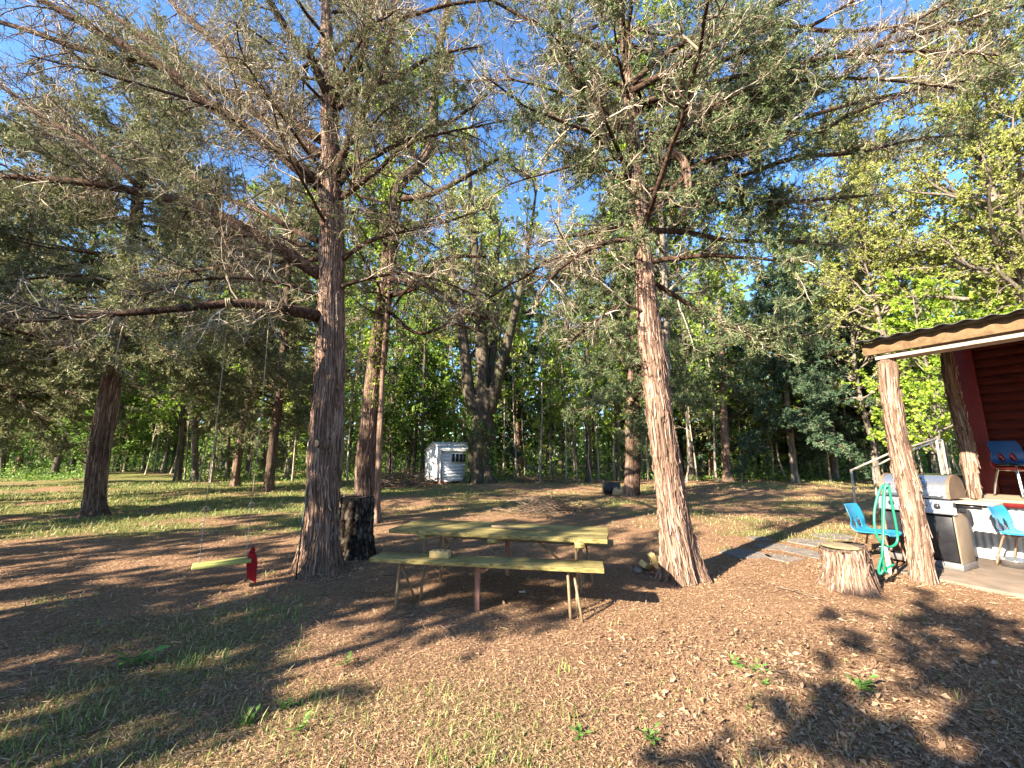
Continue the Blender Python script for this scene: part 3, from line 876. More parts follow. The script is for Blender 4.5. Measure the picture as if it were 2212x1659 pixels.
D_tr = trunk_px([(1472, 1250, 72), (1455, 1120, 66), (1440, 1000, 60), (1425, 900, 57), (1414, 800, 52), (1402, 700, 47), (1393, 600, 41), (1385, 500, 36), (1375, 380, 30), (1362, 250, 24), (1347, 100, 18), (1335, -60, 12), (1325, -300, 4)], 5.25)
D_limbs = [
    [(1372, 330, 20, 5.2), (1358, 292, 19, 5.1), (1325, 255, 17, 5.0), (1295, 225, 16, 4.9), (1262, 190, 15, 4.85), (1233, 154, 14, 4.8), (1215, 95, 12, 4.75), (1203, 42, 10, 4.7), (1174, -10, 7, 4.65)],
    [(1390, 470, 14, 5.3), (1430, 440, 13, 5.2), (1500, 357, 12, 5.1), (1577, 337, 11, 5.0), (1640, 310, 10, 5.0), (1690, 283, 9, 5.0), (1760, 290, 8, 5.05), (1850, 240, 6, 5.1), (1960, 200, 4, 5.2)],
    [(1380, 330, 14, 5.3), (1450, 310, 13, 5.2), (1560, 290, 12, 5.1), (1650, 250, 11, 5.0), (1723, 221, 10, 5.0), (1806, 179, 9, 5.0), (1910, 83, 7, 5.0), (2014, 25, 5, 5.0), (2120, -40, 3, 5.0)],
    [(1378, 380, 13, 5.3), (1480, 400, 12, 5.6), (1600, 380, 10, 5.9), (1720, 340, 9, 6.2), (1850, 330, 7, 6.5), (1980, 300, 5, 6.8), (2100, 290, 3, 7.0)],
    [(1385, 500, 12, 5.3), (1470, 500, 11, 5.6), (1580, 520, 9, 5.9), (1700, 520, 7, 6.2), (1820, 530, 5, 6.5)],
    [(1365, 250, 12, 5.3), (1450, 200, 11, 5.2), (1560, 130, 10, 5.1), (1680, 90, 8, 5.0), (1800, 30, 6, 4.9), (1900, -40, 3, 4.8)],
    [(1360, 200, 13, 5.2), (1450, 150, 12, 5.0), (1560, 70, 10, 4.8), (1680, 10, 8, 4.7), (1800, -60, 4, 4.6)],
    [(1366, 280, 13, 5.3), (1480, 250, 12, 5.3), (1620, 200, 10, 5.3), (1780, 130, 8, 5.3), (1940, 90, 6, 5.3), (2100, 40, 4, 5.3), (2230, 0, 3, 5.3)],
    [(1372, 350, 12, 5.3), (1500, 330, 11, 5.5), (1660, 280, 9, 5.7), (1820, 230, 7, 5.9), (2000, 190, 5, 6.1), (2180, 160, 3, 6.3)],
    [(1385, 450, 11, 5.3), (1500, 440, 10, 5.7), (1640, 440, 8, 6.0), (1780, 430, 6, 6.3), (1900, 420, 4, 6.6)],
    [(1350, 150, 10, 5.2), (1270, 90, 9, 5.0), (1180, 60, 7, 4.9), (1080, 10, 5, 4.8), (1000, -40, 3, 4.7)],
    [(1362, 230, 13, 5.2), (1500, 190, 11, 5.0), (1660, 150, 9, 4.9), (1830, 120, 7, 4.8), (2000, 110, 5, 4.8), (2160, 120, 3, 4.8)],
    [(1356, 190, 13, 5.2), (1480, 90, 11, 5.2), (1640, 50, 9, 5.3), (1820, 70, 7, 5.4), (2000, 50, 5, 5.5), (2180, 60, 3, 5.6)],
    [(1370, 320, 12, 5.3), (1520, 250, 10, 5.0), (1700, 180, 8, 4.8), (1880, 170, 6, 4.7), (2060, 190, 4, 4.7)],
    [(1395, 600, 10, 5.3), (1460, 640, 9, 5.4), (1540, 690, 8, 5.5), (1640, 720, 6, 5.6), (1740, 720, 4, 5.7)],
    [(1385, 520, 10, 5.2), (1330, 520, 9, 5.0), (1270, 540, 8, 4.8), (1200, 590, 6, 4.6), (1150, 660, 4, 4.5)],
    [(1400, 680, 7, 5.2), (1350, 660, 6, 5.1), (1290, 690, 5, 5.0), (1230, 740, 3, 4.9)],
    [(1388, 560, 9, 5.3), (1300, 590, 8, 5.7), (1200, 600, 6, 6.1), (1100, 590, 4, 6.5)],
]
D = cedar('cedar_tree', 'tall leaning cedar beside the picnic table, sunlit trunk, thick green foliage', D_tr, 12, D_limbs, nl=44, zr=(4.1, 11.4), lr=(1.6, 3.6), elev=(-0.1, 0.6), droop=0.03,
          fol='cedar_green', b_per=7, t_per=13, q_per=6, f_per=9, dead=0.4, fl=0.042, fw=0.0105, bl=(0.35, 1.1), flare=0.6, S=64, K=90, ridge=0.07, strips=3400)
# broken curved stub of a dead limb
p, r = limb_px([(1478, 466, 9, 4.75), (1484, 430, 13, 4.72), (1487, 396, 15, 4.7), (1478, 352, 16, 4.68), (1462, 336, 16, 4.66), (1440, 324, 13, 4.64)])
part('broken_limb', MB().tube(p, r, 10), 'post_bark', D, True)

B_tr = trunk_px([(785, 1140, 40), (790, 1000, 42), (800, 900, 42), (815, 780, 40), (828, 667, 36), (845, 520, 32), (855, 420, 30), (868, 392, 29), (912, 350, 26), (935, 300, 24), (938, 208, 20), (953, 83, 16), (966, 10, 14), (985, -120, 6)], 9.6)
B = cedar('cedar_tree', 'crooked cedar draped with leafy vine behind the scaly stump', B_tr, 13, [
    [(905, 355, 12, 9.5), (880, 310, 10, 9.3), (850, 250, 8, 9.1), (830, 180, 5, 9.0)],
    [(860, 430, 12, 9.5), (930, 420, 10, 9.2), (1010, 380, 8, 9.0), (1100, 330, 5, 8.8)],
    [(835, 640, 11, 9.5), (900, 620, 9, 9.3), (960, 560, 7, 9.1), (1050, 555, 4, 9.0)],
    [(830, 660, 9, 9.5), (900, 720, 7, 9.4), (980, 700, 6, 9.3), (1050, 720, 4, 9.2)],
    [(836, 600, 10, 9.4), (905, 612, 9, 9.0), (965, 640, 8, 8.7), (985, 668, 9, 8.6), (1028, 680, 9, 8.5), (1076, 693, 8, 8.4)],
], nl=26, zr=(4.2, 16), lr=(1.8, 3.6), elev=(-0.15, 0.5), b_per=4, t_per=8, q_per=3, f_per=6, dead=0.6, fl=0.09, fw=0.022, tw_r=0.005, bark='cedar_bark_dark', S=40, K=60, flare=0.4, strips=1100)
C_tr = trunk_px([(812, 1128, 17), (818, 1000, 14), (822, 900, 13), (828, 780, 11), (838, 640, 9), (846, 500, 4)], 9.35)
cedar('cedar_tree', 'slim reddish young cedar trunk close behind the crooked vine-draped cedar', C_tr, 14, (), nl=14, zr=(3.2, 7), lr=(0.8, 1.8), elev=(0, 0.6), b_per=3, t_per=6, q_per=3, f_per=3, dead=0.5, fl=0.07, fw=0.016, S=24, K=40, flare=0.9, bark='post_bark')

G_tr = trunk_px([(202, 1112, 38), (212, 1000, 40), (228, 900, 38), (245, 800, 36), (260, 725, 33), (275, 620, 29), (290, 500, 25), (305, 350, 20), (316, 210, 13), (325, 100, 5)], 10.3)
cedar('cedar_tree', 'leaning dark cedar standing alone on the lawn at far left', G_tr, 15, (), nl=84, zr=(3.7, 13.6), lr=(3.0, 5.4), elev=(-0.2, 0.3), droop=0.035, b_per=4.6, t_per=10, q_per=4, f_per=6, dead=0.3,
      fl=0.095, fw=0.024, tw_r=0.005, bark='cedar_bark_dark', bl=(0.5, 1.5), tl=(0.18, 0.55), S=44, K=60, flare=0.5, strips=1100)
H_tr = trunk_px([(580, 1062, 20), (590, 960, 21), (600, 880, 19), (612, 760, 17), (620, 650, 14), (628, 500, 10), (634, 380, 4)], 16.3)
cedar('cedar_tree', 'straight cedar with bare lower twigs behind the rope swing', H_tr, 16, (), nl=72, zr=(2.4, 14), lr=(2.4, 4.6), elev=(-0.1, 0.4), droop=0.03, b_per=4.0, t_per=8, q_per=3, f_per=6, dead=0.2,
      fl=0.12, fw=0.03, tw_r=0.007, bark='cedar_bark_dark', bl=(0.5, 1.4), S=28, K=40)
I_tr = trunk_px([(508, 1046, 18), (515, 980, 18), (528, 900, 17), (545, 830, 16), (558, 760, 14), (575, 650, 10), (588, 520, 4)], 20)
cedar('cedar_tree', 'curving cedar trunk leaning right near the edge of the wood', I_tr, 17, (), nl=56, zr=(3.5, 14), lr=(2.4, 4.6), elev=(-0.1, 0.4), droop=0.03, b_per=3.6, t_per=7, q_per=3, f_per=6, dead=0.25,
      fl=0.14, fw=0.035, tw_r=0.008, bark='cedar_bark', bl=(0.5, 1.4), S=24, K=40)
E_tr = trunk_px([(1359, 1072, 22), (1361, 900, 21), (1362, 720, 18), (1358, 550, 13), (1352, 400, 4)], 15.5)
cedar('cedar_tree', 'twin-stemmed reddish cedar with a black tub at its foot', E_tr, 18, [
    [(1374, 1070, 15, 15.4), (1376, 980, 13, 15.4), (1377, 900, 12, 15.4), (1379, 800, 11, 15.4), (1385, 680, 9, 15.4), (1392, 560, 5, 15.4)]],
    nl=76, zr=(3.2, 13.5), lr=(2.4, 4.6), elev=(-0.1, 0.4), droop=0.03, fol='cedar_green', b_per=4.0, t_per=8, q_per=3, f_per=7, dead=0.2, fl=0.12, fw=0.03, tw_r=0.007, S=28, K=40)
K_tr = trunk_px([(1572, 1032, 20), (1566, 940, 18), (1562, 850, 16), (1556, 700, 12), (1550, 560, 4)], 23.5)
cedar('cedar_tree', 'reddish cedar trunk at the wood edge right of the leaning cedar', K_tr, 19, (), nl=66, zr=(4.2, 15), lr=(2.6, 4.8), elev=(-0.1, 0.4), droop=0.04, fol='cedar_green', b_per=2.6, t_per=5, q_per=3, f_per=6, dead=0.15, fl=0.16, fw=0.045, tw_r=0.008, S=24, K=40)
L_tr = trunk_px([(1716, 1026, 15), (1706, 930, 14), (1696, 820, 12), (1688, 680, 9), (1684, 560, 4)], 22)
cedar('cedar_tree', 'dense blue-green cedar on a thin grey trunk left of the handrail', L_tr, 20, (), nl=84, zr=(2.6, 12.6), lr=(2.8, 5.0), elev=(-0.25, 0.25), droop=0.05, fol='cedar_deep', b_per=3.4, t_per=6, q_per=3, f_per=8, dead=0.05, fl=0.15, fw=0.045, tw_r=0.007, S=20, K=36, bark='grey_bark')
M_tr = trunk_px([(1800, 1010, 15), (1795, 900, 14), (1790, 780, 11), (1786, 640, 4)], 25)
cedar('cedar_tree', 'dark cedar with bare pale lower twigs behind the handrail', M_tr, 21, (), nl=74, zr=(2.0, 12.5), lr=(2.6, 4.6), elev=(-0.25, 0.25), droop=0.05, fol='cedar_deep', b_per=3.0, t_per=6, q_per=3, f_per=8, dead=0.15, fl=0.16, fw=0.05, tw_r=0.008, S=20, K=36, bark='grey_bark')

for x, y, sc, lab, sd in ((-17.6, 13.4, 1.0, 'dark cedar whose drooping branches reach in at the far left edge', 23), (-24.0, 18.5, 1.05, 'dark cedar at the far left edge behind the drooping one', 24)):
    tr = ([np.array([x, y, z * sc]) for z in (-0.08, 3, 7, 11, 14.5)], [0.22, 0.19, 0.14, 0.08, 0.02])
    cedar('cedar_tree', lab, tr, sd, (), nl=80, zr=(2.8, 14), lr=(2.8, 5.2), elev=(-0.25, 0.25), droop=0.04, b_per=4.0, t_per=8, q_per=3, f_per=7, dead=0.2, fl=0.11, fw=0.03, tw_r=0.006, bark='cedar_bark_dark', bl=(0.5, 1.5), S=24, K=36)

# ------------------------------------------------------------------ the many-stemmed oak beside the shed
def oak():
    global rng
    keep = rng; rng = np.random.default_rng(22)
    Y = 21.0
    pts, rad = trunk_px([(1038, 1048, 56), (1039, 980, 58), (1041, 920, 60), (1043, 880, 54), (1046, 840, 34)], Y)
    mb, P, R = trunk_mesh(pts, rad, 40, 48, 0.09, 0.55, 0.7, 5, 6)
    t = thing('oak_tree', 'massive dark many-stemmed oak with ivy, right beside the white shed', 'tree', (float(pts[0][0]), float(pts[0][1]), 0))
    part('trunk', mb, 'oak_bark', t, True)
    LP = []; LR = []
    for l in ([(1030, 900, 28, Y), (1012, 840, 24, Y), (1004, 760, 21, Y - .2), (994, 690, 17, Y - .3), (984, 620, 13, Y - .5), (970, 520, 7, Y - .7), (960, 430, 3, Y - .8)],
              [(1042, 900, 32, Y), (1042, 800, 27, Y), (1038, 700, 23, Y + .2), (1032, 620, 20, Y + .3), (1022, 500, 15, Y + .4), (1014, 380, 9, Y + .5), (1012, 280, 4, Y + .6)],
              [(1054, 900, 28, Y), (1072, 830, 22, Y - .2), (1092, 760, 19, Y - .4), (1108, 690, 16, Y - .6), (1128, 610, 12, Y - .8), (1146, 500, 7, Y - 1), (1160, 400, 3, Y - 1.1)],
              [(1048, 880, 20, Y + .3), (1062, 780, 16, Y + .6), (1070, 700, 13, Y + .9), (1072, 600, 9, Y + 1.2), (1080, 480, 5, Y + 1.4)]):
        p, r = limb_px(l); LP.append(p); LR.append(r)
        part('stem', MB().tubes(p[None], r[None], 14, True), 'oak_bark', t, True)
    LP = np.array(LP); LR = np.array(LR)
    a, ar = grow(LP, LR, 1.0, (0.25, 1), (1.5, 3.8), (0.4, 1.0), 10, 0.06, 0.25, 0.14, (0, 0, .05), 0.3, True)
    b, br = grow(a, ar, 2.2, (0.2, 1), (0.6, 1.6), (0.4, 1.1), 5, 0.02, 0.3, 0.2, (0, 0, .04), 0.4, True)
    c, cr = grow(np.concatenate([b, a[:, -5:]]), np.concatenate([br, ar[:, -5:]]), 4, (0.2, 1), (0.25, 0.7), (0.4, 1.2), 4, 0.008, 0.4, 0.25, (0, 0, .04), 0.3, True)
    part('branches', MB().tubes(a, ar, 6).tubes(b, br, 4).tubes(c, cr, 3), 'oak_bark', t, True)
    mb = sprays(MB(), c, 10, 0.17, 0.11, 0.9, (0.2, 1), (0, 0, -.1))
    part('crown', mb, 'leaf_pale', t)
    # ivy on the lower trunk
    n = 1500
    k = rng.integers(3, 26, n); an = rng.uniform(0, 2 * pi, n)
    keepm = rng.uniform(size=n) < np.clip(0.4 + 0.6 * np.sin(an * 2 + k * 0.3), 0, 1)
    k = k[keepm]; an = an[keepm]
    pos = P[k] + (R[k] * 1.16)[:, None] * np.stack([np.cos(an), np.sin(an), np.zeros(len(k))], -1) + np.array([0, 0, 1]) * rng.uniform(-.2, .2, len(k))[:, None]
    mb = MB().leaves(pos, np.stack([np.cos(an), np.sin(an), -0.8 + 0.5 * rng.normal(size=len(k))], -1), rng.uniform(.1, .2, len(k)), rng.uniform(.08, .14, len(k)))
    part('ivy', mb, 'leaf_dark', t)
    rng = keep


oak()

# vine climbing the crooked cedar
P, R = resample(B_tr[0], B_tr[1], 60)
n = 1300
zz = rng.integers(4, 40, n); an = rng.uniform(pi * 0.75, pi * 1.75, n)
off = R[zz] * 1.02 + rng.uniform(0.02, 0.16, n)
pos = P[zz] + off[:, None] * np.stack([np.cos(an), np.sin(an), np.zeros(n)], -1); pos[:, 2] += rng.uniform(-.15, .15, n)
clump = vnoise(zz * 1.0, an * 2, 0.33) > -0.05
pos, an = pos[clump], an[clump]
vt = thing('vine', 'bright green leafy vine climbing the crooked cedar behind the stump', 'vine', (float(B_tr[0][0][0]), float(B_tr[0][0][1]), 0))
mb = MB().leaves(pos, np.stack([np.cos(an), np.sin(an), -0.7 + 0.6 * rng.normal(size=len(an))], -1), rng.uniform(.06, .13, len(an)), rng.uniform(.05, .1, len(an)))
part('leaves', mb, 'leaf_spring', vt)
st = P[2:42] + (R[2:42] * 1.03)[:, None] * np.stack([np.cos(np.linspace(3.0, 4.6, 40)), np.sin(np.linspace(3.0, 4.6, 40)), np.zeros(40)], -1)
part('stem', MB().tube(st, 0.02, 6), 'twig_brown', vt, True)

# leaf nest high in the crooked cedar
np_ = at(964, 132, 9.3)
mb = MB()
d = rng.normal(size=(900, 3)); d = nrm(d)
mb.leaves(np_ + d * np.array([0.2, 0.2, 0.26]) * rng.uniform(0.3, 1.0, (900, 1)), rng.normal(size=(900, 3)), 0.13, 0.06)
solo('nest', mb, 'nest', 'round brown leaf nest lodged high in the crooked cedar', 'nest', tuple(np_))

# ------------------------------------------------------------------ right-hand broadleaf trees
Q_tr = trunk_px([(2300, 1010, 34), (2262, 800, 30), (2212, 610, 24), (2160, 470, 20), (2128, 380, 16), (2105, 270, 12), (2090, 150, 8), (2080, 60, 4)], 15.5)
leafy('leafy_tree', 'tall yellow-green tree rising high behind the porch roof', float(Q_tr[0][-1][2]) + 0.3, 6.0, 6.4, 31, 'leaf_yellow', trunk=Q_tr, nl=130, nleaf=30, ls=0.085, lw=0.055, r=0.25, b_per=3.0, t_per=4.5, K=40, S=24)
leafy('leafy_tree', 'bright green young tree seen between the two porch posts', 9.0, 1.2, 3.0, 32, 'leaf_spring', loc=(18.5, 17.5), nl=36, nleaf=14, ls=0.15, lw=0.1, r=0.11, b_per=3.0, t_per=4.5)
leafy('leafy_tree', 'pale budding tree between the dark cedars and the porch roof', 13.0, 3.5, 3.6, 33, 'leaf_pale', loc=(20.0, 22.5), nl=44, nleaf=14, ls=0.14, lw=0.09, r=0.16)
leafy('leafy_tree', 'bright green leafy tree above the far end of the porch', 12.0, 3.0, 3.8, 34, 'leaf_spring', loc=(21.5, 15.5), nl=44, nleaf=14, ls=0.15, lw=0.1, r=0.16)

leafy('leafy_tree', 'tall fresh green tree whose trunk hides behind the crooked cedar', 19.5, 6.5, 4.6, 35, 'leaf_spring', loc=(-5.35, 14.8), nl=60, nleaf=14, ls=0.11, lw=0.08, r=0.16, b_per=2.6, t_per=4.2)
leafy('leafy_tree', 'tall fresh green tree whose trunk hides behind the leaning cedar', 20.0, 6.5, 4.8, 36, 'leaf_spring', loc=(5.35, 13.6), nl=60, nleaf=14, ls=0.11, lw=0.08, r=0.15, b_per=2.6, t_per=4.2)
leafy('leafy_tree', 'tall thin budding tree directly behind the many-stemmed oak', 21.0, 7.0, 4.4, 37, 'leaf_yellow', loc=(-1.95, 24.6), nl=56, nleaf=16, ls=0.12, lw=0.08, r=0.10, b_per=2.6, t_per=4.2)

leafy('leafy_tree', 'very tall yellow-green tree rising behind the porch corner, left of the highest one', 22.0, 8.0, 5.6, 38, 'leaf_yellow', loc=(19.6, 20.0), nl=110, nleaf=24, ls=0.095, lw=0.06, r=0.16, b_per=2.8, t_per=4.2)

# ------------------------------------------------------------------ trunks one can single out along the wood edge
edge = [
    ([(912, 1022, 9), (914, 900, 8), (918, 760, 6), (925, 600, 3)], 24, 'thin dark trunk rising directly left of the white shed', 'leaf_mid', 'oak_bark'),
    ([(1272, 1035, 14), (1270, 900, 13), (1268, 760, 10), (1266, 600, 4)], 23, 'dark straight trunk midway between the shed and the leaning cedar', 'leaf_mid', 'oak_bark'),
    ([(1335, 1030, 9), (1335, 900, 8), (1338, 760, 6), (1340, 640, 3)], 24, 'thin dark trunk just left of the twin-stemmed cedar', 'leaf_spring', 'oak_bark'),
    ([(1492, 1024, 14), (1486, 900, 12), (1478, 760, 9), (1470, 620, 4)], 25, 'dark trunk just right of the leaning cedar', 'leaf_dark', 'oak_bark'),
    ([(1410, 1030, 12), (1412, 900, 10), (1414, 760, 8), (1416, 620, 4)], 26, 'pale trunk half hidden by the leaning cedar', 'leaf_mid', 'grey_bark'),
    ([(384, 1038, 14), (394, 930, 13), (400, 820, 11), (410, 660, 4)], 23, 'left one of the pair of dark trunks by the lawn opening', 'leaf_spring', 'oak_bark'),
    ([(422, 1034, 15), (421, 930, 14), (416, 850, 13), (425, 760, 10), (440, 620, 4)], 24, 'forked grey trunk, right one of the pair by the lawn opening', 'leaf_spring', 'grey_bark'),
    ([(492, 1030, 10), (494, 900, 9), (498, 760, 7), (502, 620, 3)], 26, 'grey trunk behind the curving cedar', 'leaf_mid', 'grey_bark'),
    ([(1190, 1026, 7), (1188, 900, 6), (1186, 780, 4), (1184, 660, 2)], 26, 'slender reddish trunk above the brush pile', 'leaf_spring', 'grey_bark'),
    ([(1925, 1010, 12), (1918, 900, 11), (1912, 780, 8), (1905, 660, 3)], 25, 'grey trunk directly left of the front porch post', 'leaf_mid', 'grey_bark'),
]
for i, (sp, Y, lab, lm, bk) in enumerate(edge):
    tr = trunk_px(sp, Y)
    leafy('woodland_tree', lab, float(tr[0][-1][2]), 2.2, 2.6, 40 + i, lm, bk, trunk=tr, nl=24, nleaf=7, ls=0.15, lw=0.1, r=0.12, K=30, S=16)

# ------------------------------------------------------------------ woodland behind
protos = [
    leafy('woodland_tree', '', 23, 3.6, 4.2, 60, 'leaf_spring', 'grey_bark', 0.2, 46, 26, 0.14, 0.095, K=24, S=10, b_per=2.4, t_per=3.6),
    leafy('woodland_tree', '', 20, 2.5, 4.0, 61, 'leaf_mid', 'oak_bark', 0.17, 44, 26, 0.14, 0.095, K=24, S=10, b_per=2.4, t_per=3.6),
    leafy('woodland_tree', '', 25, 4.5, 4.0, 62, 'leaf_pale', 'grey_bark', 0.18, 46, 20, 0.125, 0.08, K=24, S=10, b_per=2.4, t_per=3.6),
    leafy('woodland_tree', '', 15, 1.2, 3.8, 63, 'leaf_dark', 'oak_bark', 0.14, 44, 26, 0.15, 0.10, K=24, S=10, b_per=2.4, t_per=3.6),
]
tr = ([np.array([0, 0, z]) for z in (-0.08, 3, 7, 11, 14)], [0.2, 0.17, 0.12, 0.07, 0.02])
protos.append(cedar('woodland_cedar', '', tr, 64, (), nl=74, zr=(1.8, 13.6), lr=(2.0, 3.6), elev=(-0.2, 0.3), droop=0.04, fol='cedar_deep', b_per=2.2, t_per=4, q_per=3, f_per=6, dead=0.1, fl=0.2, fw=0.06, tw_r=0.01, S=14, K=30))
sap = [leafy('sapling', '', 5.5, 0.8, 1.5, 65, 'leaf_spring', 'pale_bark', 0.035, 18, 8, 0.10, 0.07, K=14, S=7, b_per=2.5, t_per=4, cat='sapling'),
       leafy('sapling', '', 7.0, 1.0, 1.6, 66, 'leaf_mid', 'pale_bark', 0.045, 20, 8, 0.10, 0.07, K=14, S=7, b_per=2.5, t_per=4, cat='sapling'),
       leafy('sapling', '', 3.6, 0.3, 1.3, 67, 'leaf_dark', 'grey_bark', 0.025, 18, 12, 0.10, 0.075, K=14, S=7, b_per=2.5, t_per=4, cat='sapling')]
pole = [leafy('slender_tree', '', 10.5, 3.5, 1.6, 68, 'leaf_spring', 'pale_bark', 0.055, 16, 9, 0.14, 0.09, K=16, S=8, b_per=2.5, t_per=4),
        leafy('slender_tree', '', 8.5, 3.0, 1.4, 69, 'leaf_pale', 'pale_bark', 0.045, 14, 7, 0.13, 0.09, K=16, S=8, b_per=2.5, t_per=4, lean=(0.06, 0.0))]
PKIND = ['slender pale-barked young tree', 'slim leaning pale-barked young tree']
KIND = ['tall grey-barked tree with fresh spring leaves', 'dark-barked tree with mid green leaves', 'tall thinly leaved budding tree', 'low-branched dark green tree', 'dark green conical cedar']
SKIND = ['slim sapling with fresh spring leaves', 'slim taller sapling with mid green leaves', 'low dark leafy sapling']


def zone(u):
    for lim, s in ((330, 'in the wood past the lone lawn cedar'), (760, 'in the wood behind the swing'), (1100, 'in the wood behind the white shed'), (1480, 'in the wood behind the picnic table'),
                   (1830, 'in the wood behind the dense cedar'), (9999, 'in the wood behind the porch')):
        if u < lim: return s


used = set()
placed = []


def plant(protolist, kinds, k, x, y, sc):
    u = CU + FPX * x / (y * 0.985)
    lab = kinds[k] + ' ' + zone(u)
    grp = lab
    rz = rng.uniform(0, 2 * pi)
    pr = protolist[k]
    if id(pr) not in used:
        used.add(id(pr))
        pr.location = (x, y, float(gh(x, y))); pr.rotation_euler = (0, 0, rz); pr.scale = (sc, sc, sc); pr['label'] = lab; pr['group'] = grp
    else:
        dup(pr, (x, y, float(gh(x, y))), rz, sc, lab, grp)


wr = np.random.default_rng(77)
keep = rng; rng = wr
for (y0, y1, n, uu) in ((25.5, 29, 26, (-250, 2400)), (30, 36, 34, (-200, 2350)), (37, 46, 40, (-150, 2300)), (47, 60, 44, (-100, 2280))):
    for i in range(n):
        y = rng.uniform(y0, y1)
        u = uu[0] + (uu[1] - uu[0]) * (i + rng.uniform(0.1, 0.9)) / n
        x = (u - CU) / FPX * y * 0.985
        if y < 30 and 905 < u < 1090: y += 4
        if y < 33 and 240 < u < 400: y += 9
        x = (u - CU) / FPX * y * 0.985
        pk = [0.34, 0.26, 0.2, 0.1, 0.10]
        if 1480 < u < 1840: pk = [0.12, 0.2, 0.08, 0.25, 0.35]
        if u < 230: pk = [0.05, 0.15, 0.05, 0.45, 0.30]  # mostly dark-leaved kinds, putting the far-left shade into the foliage colour
        if u > 1900: pk = [0.4, 0.25, 0.25, 0.1, 0.0]
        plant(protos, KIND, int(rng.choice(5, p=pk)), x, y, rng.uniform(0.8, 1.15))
for i in range(62):
    y = rng.uniform(24.5, 32)
    u = -200 + 2600 * (i + rng.uniform(0, 1)) / 62
    if 900 < u < 1085: y = rng.uniform(25.5, 31)
    if 240 < u < 400: y += 8
    x = (u - CU) / FPX * y * 0.985
    if u < 240: x, y = x * 1.12, y * 1.12
    plant(sap, SKIND, int(rng.choice(3, p=[0.45, 0.3, 0.25] if u > 240 else [0.0, 0.1, 0.9])), x, y, rng.uniform(0.75, 1.25))  # at far left, dark-leaved saplings stand in for the shade
for i in range(84):
    y = rng.uniform(22.4, 27)
    u = -150 + 2500 * (i + rng.uniform(0, 1)) / 84
    if 880 < u < 1090: y = rng.uniform(25.5, 30)
    if 240 < u < 400: y += 8
    if u < 240: continue
    x = (u - CU) / FPX * y * 0.985
    plant(pole, PKIND, int(rng.uniform() < 0.4), x, y, rng.uniform(0.8, 1.25))
rng = keep


def undergrowth():
    n = 110000
    y = rng.uniform(23.6, 50, n); u = rng.uniform(-250, 2420, n)
    y = np.where((u > 240) & (u < 400), y + 9, y)
    x = (u - CU) / FPX * y * 0.985
    c = vnoise(x, y, 0.45) + 0.6 * vnoise(x, y, 1.3)
    top = np.clip(0.5 + 1.3 * c, 0.06, 2.6) * (0.35 + 0.65 * sst(23.6, 28, y)) * (1 + 0.03 * (y - 24))
    z = rng.uniform(0, 1, n) ** 0.8 * top
    k = (c > -0.55) & ~((y < 25.5) & (u > 890) & (u < 1085))
    p = np.stack([x, y, gh(x, y) + z], -1)[k]
    mb = MB().leaves(p, rng.normal(size=p.shape), rng.uniform(0.07, 0.17, len(p)), rng.uniform(0.05, 0.12, len(p)))
    struct('undergrowth', mb, 'leaf_dark', 'stuff')


undergrowth()


def understory():
    n = 120000
    y = rng.uniform(25.5, 42, n); u = rng.uniform(230, 2420, n)
    y = np.where((u > 240) & (u < 400), y + 8, y)
    x = (u - CU) / FPX * y * 0.985
    z = rng.uniform(0.3, 6.5, n)
    c = vnoise(x + 0.5 * z, y - 0.4 * z, 0.5) + 0.7 * vnoise(x - 0.6 * z, y + 0.8 * z, 1.25)
    k = (c > 0.12 + 0.05 * z)
    p = np.stack([x, y, gh(x, y) + z], -1)[k]
    d = rng.normal(size=p.shape); d[:, 2] = 0.4 * d[:, 2] - 0.2
    mb = MB().leaves(p, d, rng.uniform(0.06, 0.14, len(p)), rng.uniform(0.045, 0.10, len(p)), np.array([0, 0, 1.0]) + 0.7 * rng.normal(size=p.shape))
    struct('spring_understory', mb, 'leaf_spring', 'stuff')


understory()


def far_wood():
    n = 46000
    y = rng.uniform(58, 84, n); u = rng.uniform(-150, 2360, n)
    x = (u - CU) / FPX * y * 0.985
    c = vnoise(x, y, 0.12) + 0.5 * vnoise(x, y, 0.4)
    z = rng.uniform(0, 1, n) ** 1.2 * (7 + 3.5 * c)
    mb = MB().leaves(np.stack([x, y, z], -1), rng.normal(size=(n, 3)), rng.uniform(0.5, 1.0, n), rng.uniform(0.4, 0.7, n))
    struct('far_woodland', mb, 'leaf_dark', 'stuff')


far_wood()

# trees behind and beside the viewer: they throw the long shadows over the foreground
sr = np.random.default_rng(5)
keep = rng; rng = sr
SHADE = [(3, -9.7, -1.35, (0.52, 0.52, 0.42)), (3, -3.7, -3.2, (0.6, 0.6, 0.36)), (4, -9.8, -2.85, 0.65), (4, -11.4, -1.4, 0.8), (4, -8.2, -0.4, 0.5), (3, -4.1, -3.5, (0.66, 0.66, 0.385)), (3, -2.9, -5.0, (0.75, 0.75, 0.42)), (3, -3.3, -4.0, (0.7, 0.7, 0.40)), (3, -2.2, -3.9, (0.6, 0.6, 0.36)), (3, -1.6, -5.6, (0.8, 0.8, 0.45)), (4, -7.0, -1.5, 0.45), (4, -14.5, 0.5, 0.9), (4, -17.5, 4.5, 0.95), (4, -14.5, 7.5, 0.75)]
for k, x, y, s in SHADE:
    lab, grp = (('dark green cedar standing behind the viewer, out of the picture', 'cedars behind the viewer') if k == 4 else ('low bushy tree behind the viewer, out of the picture', 'bushy trees behind the viewer'))
    r = dup(protos[k], (x, y, 0), rng.uniform(0, 6.28), s, lab, grp)
rng = keep

